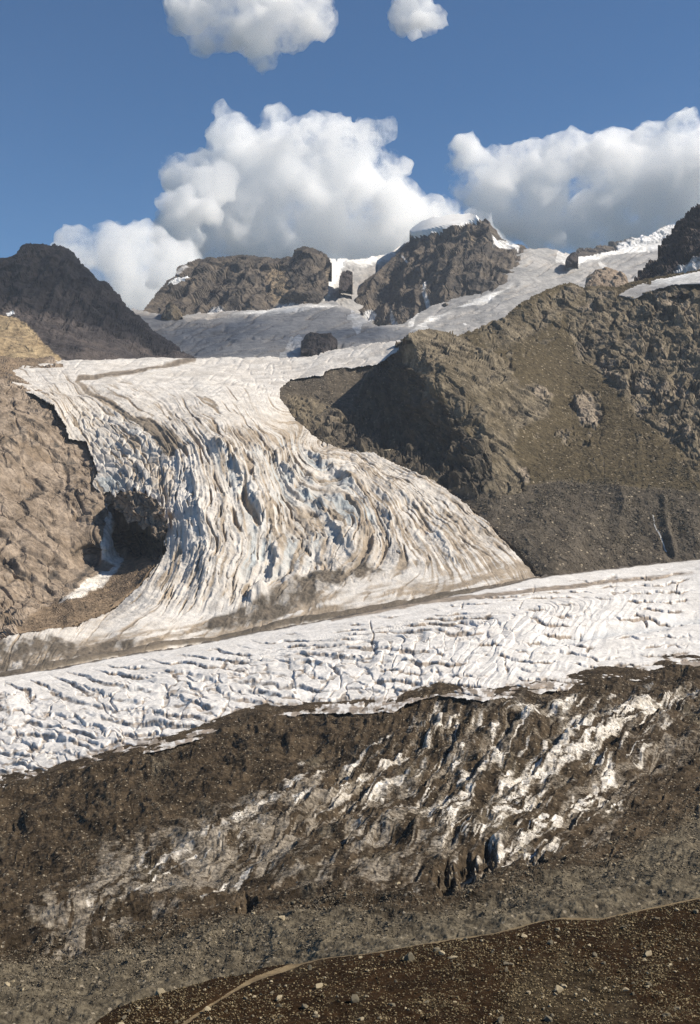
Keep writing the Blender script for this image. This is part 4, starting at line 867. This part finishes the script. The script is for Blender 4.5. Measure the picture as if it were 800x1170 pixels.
for px, py, s, fl, lab in ((448, 514, 24, 0.35, 'long pale slab at the foot of the shaded cliff beside the icefall'),
                           (502, 540, 17, 0.35, 'flat pale slab at the lower end of the shaded cliff'),
                           (608, 574, 9, 0.9, 'dark boulder on the brown scree below the spur'),):
    place('rock_slope', px, py, s, BIG['pale' if 'pale' in lab else 'grey'][2], lab, None, fl, 0.3)

def sizes(n, lo, hi, a=1.8):
    u = RNG.random(n)
    return (lo**-a + u*(hi**-a-lo**-a))**(-1/a)

def scatter(layer, poly, n_ind, n_rub, lo, mid, hi, label, label2, group, rubname, rublab, mat, dens=None):
    xs = [p[0] for p in poly]; ys = [p[1] for p in poly]
    def pts(n):
        out = np.zeros((0, 2))
        while len(out) < n:
            c = np.stack([RNG.uniform(min(xs), max(xs), 3*n), RNG.uniform(min(ys), max(ys), 3*n)], 1)
            ok = pinside(poly, c[:, 0], c[:, 1])
            ok &= np.minimum.reduce([pdist(PATHL, c[:, 0], c[:, 1])]) > 4.0
            if dens is not None:
                ok &= RNG.random(len(c)) < dens(c[:, 0], c[:, 1])
            out = np.concatenate([out, c[ok]])
        return out[:n]
    if n_ind:
        pp = pts(n_ind); ss = sizes(n_ind, mid, hi, 2.1)
        for k in range(n_ind):
            kind = 'pale' if RNG.random() < 0.5 else 'grey'
            place(layer, pp[k, 0], pp[k, 1], ss[k], BIG[kind][k % 6], label if kind == 'pale' else label2, group, random.uniform(.6, 1.0))
    pp = pts(n_rub); ss = sizes(n_rub, lo, mid)
    P3, ok = ground(layer, pp[:, 0], pp[:, 1])
    Vs, Ts, off = [], [], 0
    for h in range(len(HULLS)):
        sel = np.flatnonzero(ok & (np.arange(n_rub) % len(HULLS) == h))
        if len(sel) == 0: continue
        V, T = HULLS[h]
        a = RNG.uniform(0, 6.28, len(sel)); s = ss[sel]/F*P3[sel, 1]; t = RNG.uniform(-.5, .5, len(sel))
        ca, sa, ct, st = np.cos(a), np.sin(a), np.cos(t), np.sin(t)
        x = V[None, :, 0]; y = V[None, :, 1]*ct[:, None]-V[None, :, 2]*st[:, None]; z = V[None, :, 1]*st[:, None]+V[None, :, 2]*ct[:, None]
        Q = np.stack([x*ca[:, None]-y*sa[:, None], x*sa[:, None]+y*ca[:, None], z+0.18], -1)*s[:, None, None]+P3[sel][:, None]
        Vs.append(Q.reshape(-1, 3)); Ts.append((T[None]+(np.arange(len(sel))*len(V))[:, None, None]).reshape(-1, 3)+off); off += len(sel)*len(V)
    me = np_mesh(rubname, np.concatenate(Vs), np.concatenate(Ts), mat, None, False)
    tag(link(rubname, me), rublab, 'rubble', kind='stuff')

scatter('moraine_bank', [p for p in CREST[1:-3]]+[(800, 1172), (100, 1172)], 190, 15000, 1.2, 4.2, 16,
        'pale angular stone among many on the dark brown bank below the footpath', 'grey angular stone among many on the dark brown bank below the footpath', 'stones scattered over the brown bank',
        'rubble', 'small stones littering the dark brown bank in front', S_MIX, lambda X, Y: 0.25+0.75*sstep(-.2, .3, img3(X, Y, 201, 35)))
DEBP = [(0, 1090), (120, 1060), (250, 1040), (400, 1020), (480, 1030), (600, 1000), (700, 955), (800, 890), (800, 1010), (687, 1035), (564, 1055), (419, 1075), (300, 1095), (225, 1115), (150, 1135), (80, 1170), (0, 1170)]
scatter('debris_glacier', DEBP, 100, 22000, 1.2, 4.0, 9,
        'pale boulder among many on the grey rubble beyond the footpath', 'grey boulder among many on the grey rubble beyond the footpath', 'boulders on the debris beyond the footpath',
        'rubble', 'grey stone rubble on the ice beyond the footpath', S_MIX2, lambda X, Y: 0.3+0.7*sstep(-.2, .3, img3(X, Y, 202, 40)))
scatter('debris_glacier', [(0, 900), (150, 862), (300, 818), (470, 805), (600, 795), (800, 775), (800, 900), (700, 960), (480, 1030), (250, 1040), (0, 1100)], 0, 15000, 1.0, 3.0, 3,
        '', '', '', 'rubble', 'fine stones scattered over the dirty ice of the valley floor', S_MIX2, lambda X, Y: 0.15+0.85*sstep(0, .3, img3(X, Y, 203, 45)))
_ls = [k for k in SURF if k.startswith('rock_slope') and k != 'rock_slope'][0]
scatter(_ls, [(30, 712), (70, 692), (110, 680), (150, 645), (176, 650), (160, 668), (124, 698), (86, 714), (40, 720)], 0, 1500, 0.9, 3.0, 3,
        '', '', '', 'rubble', 'brown rubble lying below the dark hollow left of the icefall', S_TAN)
_rs = 'rock_slope'
scatter(_rs, [(500, 560), (600, 560), (650, 545), (700, 545), (800, 520), (800, 630), (700, 645), (615, 655), (560, 590)], 0, 6000, 1.0, 3.0, 3,
        '', '', '', 'rubble', 'scree boulders on the slope below the spur', S_MIX2, lambda X, Y: 0.15+0.85*sstep(0, .3, img3(X, Y, 204, 30)))
# ================================================================== CAMERA, LIGHT, SKY
cam = bpy.data.cameras.new('camera'); co = bpy.data.objects.new('camera', cam); COL.objects.link(co)
co.location = (0, 0, 0); co.rotation_euler = (math.pi/2, 0, 0)
cam.sensor_fit = 'VERTICAL'; cam.sensor_height = 36; cam.lens = 36*F/1170
cam.shift_y = -(585-HZ)/1170
cam.clip_start = 1; cam.clip_end = 60000
scene.camera = co

w = bpy.data.worlds.new('World'); scene.world = w; w.use_nodes = True
nt = w.node_tree
sky = nt.nodes.new('ShaderNodeTexSky'); sky.sky_type = 'NISHITA'; sky.sun_disc = False
sky.sun_elevation = SUN_EL; sky.sun_rotation = SUN_AZ; sky.altitude = 2600; sky.air_density = 1.0; sky.dust_density = 0.9; sky.ozone_density = 3.0
tint = nt.nodes.new('ShaderNodeMix'); tint.data_type = 'RGBA'; tint.blend_type = 'MULTIPLY'; tint.inputs[0].default_value = 1
tint.inputs[7].default_value = (0.65, 0.95, 1.12, 1)
nt.links.new(sky.outputs[0], tint.inputs[6]); nt.links.new(tint.outputs[2], nt.nodes['Background'].inputs[0])
nt.nodes['Background'].inputs[1].default_value = 0.067
sl = bpy.data.lights.new('sun', 'SUN'); so = bpy.data.objects.new('sun', sl); COL.objects.link(so)
sl.energy = 5.0; sl.angle = math.radians(0.5); sl.color = (1.0, 0.92, 0.80)
from mathutils import Vector
so.rotation_euler = Vector(SUN).to_track_quat('Z', 'Y').to_euler()
so.location = (500, 0, 800)

scene.view_settings.view_transform = 'Standard'; scene.view_settings.look = 'None'
scene.view_settings.gamma = 1; scene.view_settings.exposure = 0.4; scene.view_settings.use_curve_mapping = False
scene.cycles.volume_bounces = 32; scene.cycles.max_bounces = 34; scene.cycles.diffuse_bounces = 3
scene.cycles.use_denoising = True
scene.cycles.denoiser = 'OPENIMAGEDENOISE'; scene.cycles.denoising_input_passes = 'RGB_ALBEDO_NORMAL'; scene.cycles.denoising_prefilter = 'NONE'
# ================================================================== CLOUDS AND AIR
def cloud_mat(name, dens, aniso=0.2, col=(0.9985, 0.997, 0.994), grain=None):
    m = bpy.data.materials.new(name); m.use_nodes = True
    nt = m.node_tree; nt.nodes.remove(nt.nodes['Principled BSDF'])
    v = nt.nodes.new('ShaderNodeVolumePrincipled')
    v.inputs['Color'].default_value = (*col, 1); v.inputs['Density'].default_value = dens; v.inputs['Anisotropy'].default_value = aniso
    if grain:      # thinner and thicker vapour
        g = nt.nodes.new('ShaderNodeNewGeometry'); t = nt.nodes.new('ShaderNodeTexNoise'); t.inputs['Scale'].default_value = 1/grain; t.inputs['Detail'].default_value = 5; t.inputs['Roughness'].default_value = 0.72
        r = nt.nodes.new('ShaderNodeMapRange'); r.inputs['From Min'].default_value = 0.40; r.inputs['From Max'].default_value = 0.70; r.inputs['To Max'].default_value = dens
        nt.links.new(g.outputs['Position'], t.inputs['Vector']); nt.links.new(t.outputs['Fac'], r.inputs['Value']); nt.links.new(r.outputs[0], v.inputs['Density'])
    nt.links.new(v.outputs[0], nt.nodes['Material Output'].inputs['Volume'])
    return m

def cloud(blobs, D, voxel, label, mat, squash=1.0, seed=0, thick=0.7, flat=None, amp=1.0):
    """blobs: (px, py, radius px) in the photograph; each becomes a puff at about distance D"""
    r = np.random.default_rng(seed)
    k = D/F
    C, R = [], []
    for bl in blobs:
        px, py, rad = bl[:3]; off = bl[3] if len(bl) > 3 else 0
        for j in range(7):
            dx, dy, dz = r.normal(size=3)*0.5*rad*(0 if j == 0 else 1)
            rr = rad*(0.80 if j == 0 else r.uniform(0.3, 0.6))
            kk = k*(D+off)/D
            C.append(((px-CX+dx)*kk, D+off+dy*k*thick*1.3, (HZ-py+dz*0.8)*kk)); R.append(rr*kk)
    C = np.array(C); R = np.array(R)
    c0 = C.mean(0)
    lo = (C-R[:, None]).min(0)-4*voxel; hi = (C+R[:, None]).max(0)+4*voxel
    bm = bmesh.new()
    for c, rr in zip(C-c0, R):
        m = bmesh.ops.create_icosphere(bm, subdivisions=3, radius=rr)
        bmesh.ops.translate(bm, verts=m['verts'], vec=c)
    me = bpy.data.meshes.new('cloud'); bm.to_mesh(me); bm.free(); me.materials.append(mat)
    o = link('cloud', me); o.location = c0
    md = o.modifiers.new('remesh', 'REMESH'); md.mode = 'VOXEL'; md.voxel_size = voxel
    for i, (sz, st) in enumerate(((26, 14), (10, 9), (4.5, 4.6), (2.0, 2.2))):
        tx = bpy.data.textures.new('puffs', 'CLOUDS'); tx.noise_scale = sz*k; tx.noise_depth = 2; tx.noise_basis = 'IMPROVED_PERLIN'; tx.noise_type = 'HARD_NOISE' if i == 0 else 'SOFT_NOISE'
        dm = o.modifiers.new('puffs', 'DISPLACE'); dm.texture = tx; dm.strength = st*k*amp*2*(-1 if i == 0 else 1); dm.mid_level = 0.35 if i == 0 else 0.5; dm.texture_coords = 'LOCAL'
    md = o.modifiers.new('close', 'REMESH'); md.mode = 'VOXEL'; md.voxel_size = voxel*0.55
    tag(o, label, 'cloud')
    return o

CM = cloud_mat('cloud_vapour', 1/60, grain=420)
CM2 = cloud_mat('cloud_vapour_near', 1/42, grain=300)
CM3 = cloud_mat('thin_cloud_vapour', 1/420)
cloud([(258, 158, 20), (275, 160, 26), (240, 200, 30), (225, 215, 30), (370, 165, 40), (335, 175, 40), (400, 180, 38), (300, 200, 50), (430, 200, 30), (365, 220, 60), (455, 190, 14), (440, 240, 45), (275, 250, 60), (215, 270, 45), (160, 290, 35, -1700), (125, 285, 30, -2000), (95, 282, 22, -2100), (205, 240, 24, -900), (185, 330, 45, -1500), (330, 285, 60), (420, 285, 55), (130, 320, 32, -1900), (490, 270, 40), (540, 285, 36), (470, 255, 34), (95, 300, 26, -2000), (160, 320, 40, -1800)], 11500, 40,
      'large billowing white cloud with a grey base rising behind the level ridge', CM, seed=3, amp=1.25)
cloud([(545, 190, 26), (565, 205, 34), (605, 190, 32), (650, 185, 40), (625, 215, 45), (700, 185, 42), (745, 175, 38), (795, 175, 40), (690, 230, 50), (600, 245, 42), (760, 230, 55), (840, 190, 50), (840, 240, 55), (660, 265, 40), (730, 265, 40), (560, 250, 34)], 12500, 44,
      'broad white cloud with a grey underside over the right hand peaks', CM, seed=5)
cloud([(215, 15, 28), (250, 28, 32), (290, 30, 36), (330, 20, 34), (362, 14, 26), (300, 62, 12), (280, -10, 40), (225, -15, 30)], 8200, 28,
      'white cloud cut off by the top edge, left of the middle', CM2, seed=8)
cloud([(460, 20, 15), (480, 14, 20), (497, 22, 12), (475, -8, 22)], 8200, 22, 'smallest white cloud, at the top edge right of the middle', CM2, seed=9)

# clouds high to the right, outside the picture: they shade the left peak, the ice basin, and the far right glacier
def shade_cloud(x, y, z, up, rx, ry, n, label, seed):
    t = (up-z)/SUN[2]
    c = np.array([x, y, z])+SUN*t
    r = np.random.default_rng(seed)
    D = c[1]; k = D/F
    bl = []
    bm = bmesh.new()
    for j in range(n):
        a = r.uniform(0, 6.28); q = math.sqrt(r.random())
        rr = r.uniform(0.22, 0.36)*min(rx, ry)
        m = bmesh.ops.create_icosphere(bm, subdivisions=3, radius=rr)
        bmesh.ops.translate(bm, verts=m['verts'], vec=(q*math.cos(a)*(rx-rr), q*math.sin(a)*(ry-rr), r.uniform(-.1, .35)*min(rx, ry)*.5))
    me = bpy.data.meshes.new('cloud'); bm.to_mesh(me); bm.free(); me.materials.append(CM3)
    o = link('cloud', me); o.location = c
    md = o.modifiers.new('remesh', 'REMESH'); md.mode = 'VOXEL'; md.voxel_size = 40
    tag(o, label, 'cloud')
shade_cloud(-850, 4330, 520, 2900, 1350, 720, 44, 'cloud high above the valley that shades the dark left peak', 21)

haze = bpy.data.meshes.new('haze'); bm = bmesh.new(); bmesh.ops.create_cube(bm, size=1.0); bm.to_mesh(haze); bm.free()
hm = cloud_mat('thin_air', 1.8e-5, 0.0, (0.80, 0.88, 1.0)); haze.materials.append(hm)
ho = link('haze', haze)
HX, HY0, HY1, HZ0, HZ1 = 4500, -60, 8450, -401, 1500
ho.scale = (2*HX, HY1-HY0, HZ1-HZ0); ho.location = (0, (HY0+HY1)/2, (HZ0+HZ1)/2)
tag(ho, 'thin bluish air over the valley', 'haze', kind='stuff')

# the bedrock under everything
gm = bpy.data.meshes.new('ground'); bm = bmesh.new()
n = 48
gv = [[bm.verts.new((-4400+8800*i/n, -50+8450*j/n, -388+12*math.sin(i*1.7)*math.cos(j*1.3))) for i in range(n+1)] for j in range(n+1)]
for j in range(n):
    for i in range(n):
        bm.faces.new((gv[j][i], gv[j][i+1], gv[j+1][i+1], gv[j+1][i]))
bm.to_mesh(gm); bm.free(); gm.materials.append(M_DARK)
tag(link('ground', gm), 'rough bedrock of the valley under the glacier and the slopes', 'ground', kind='structure')
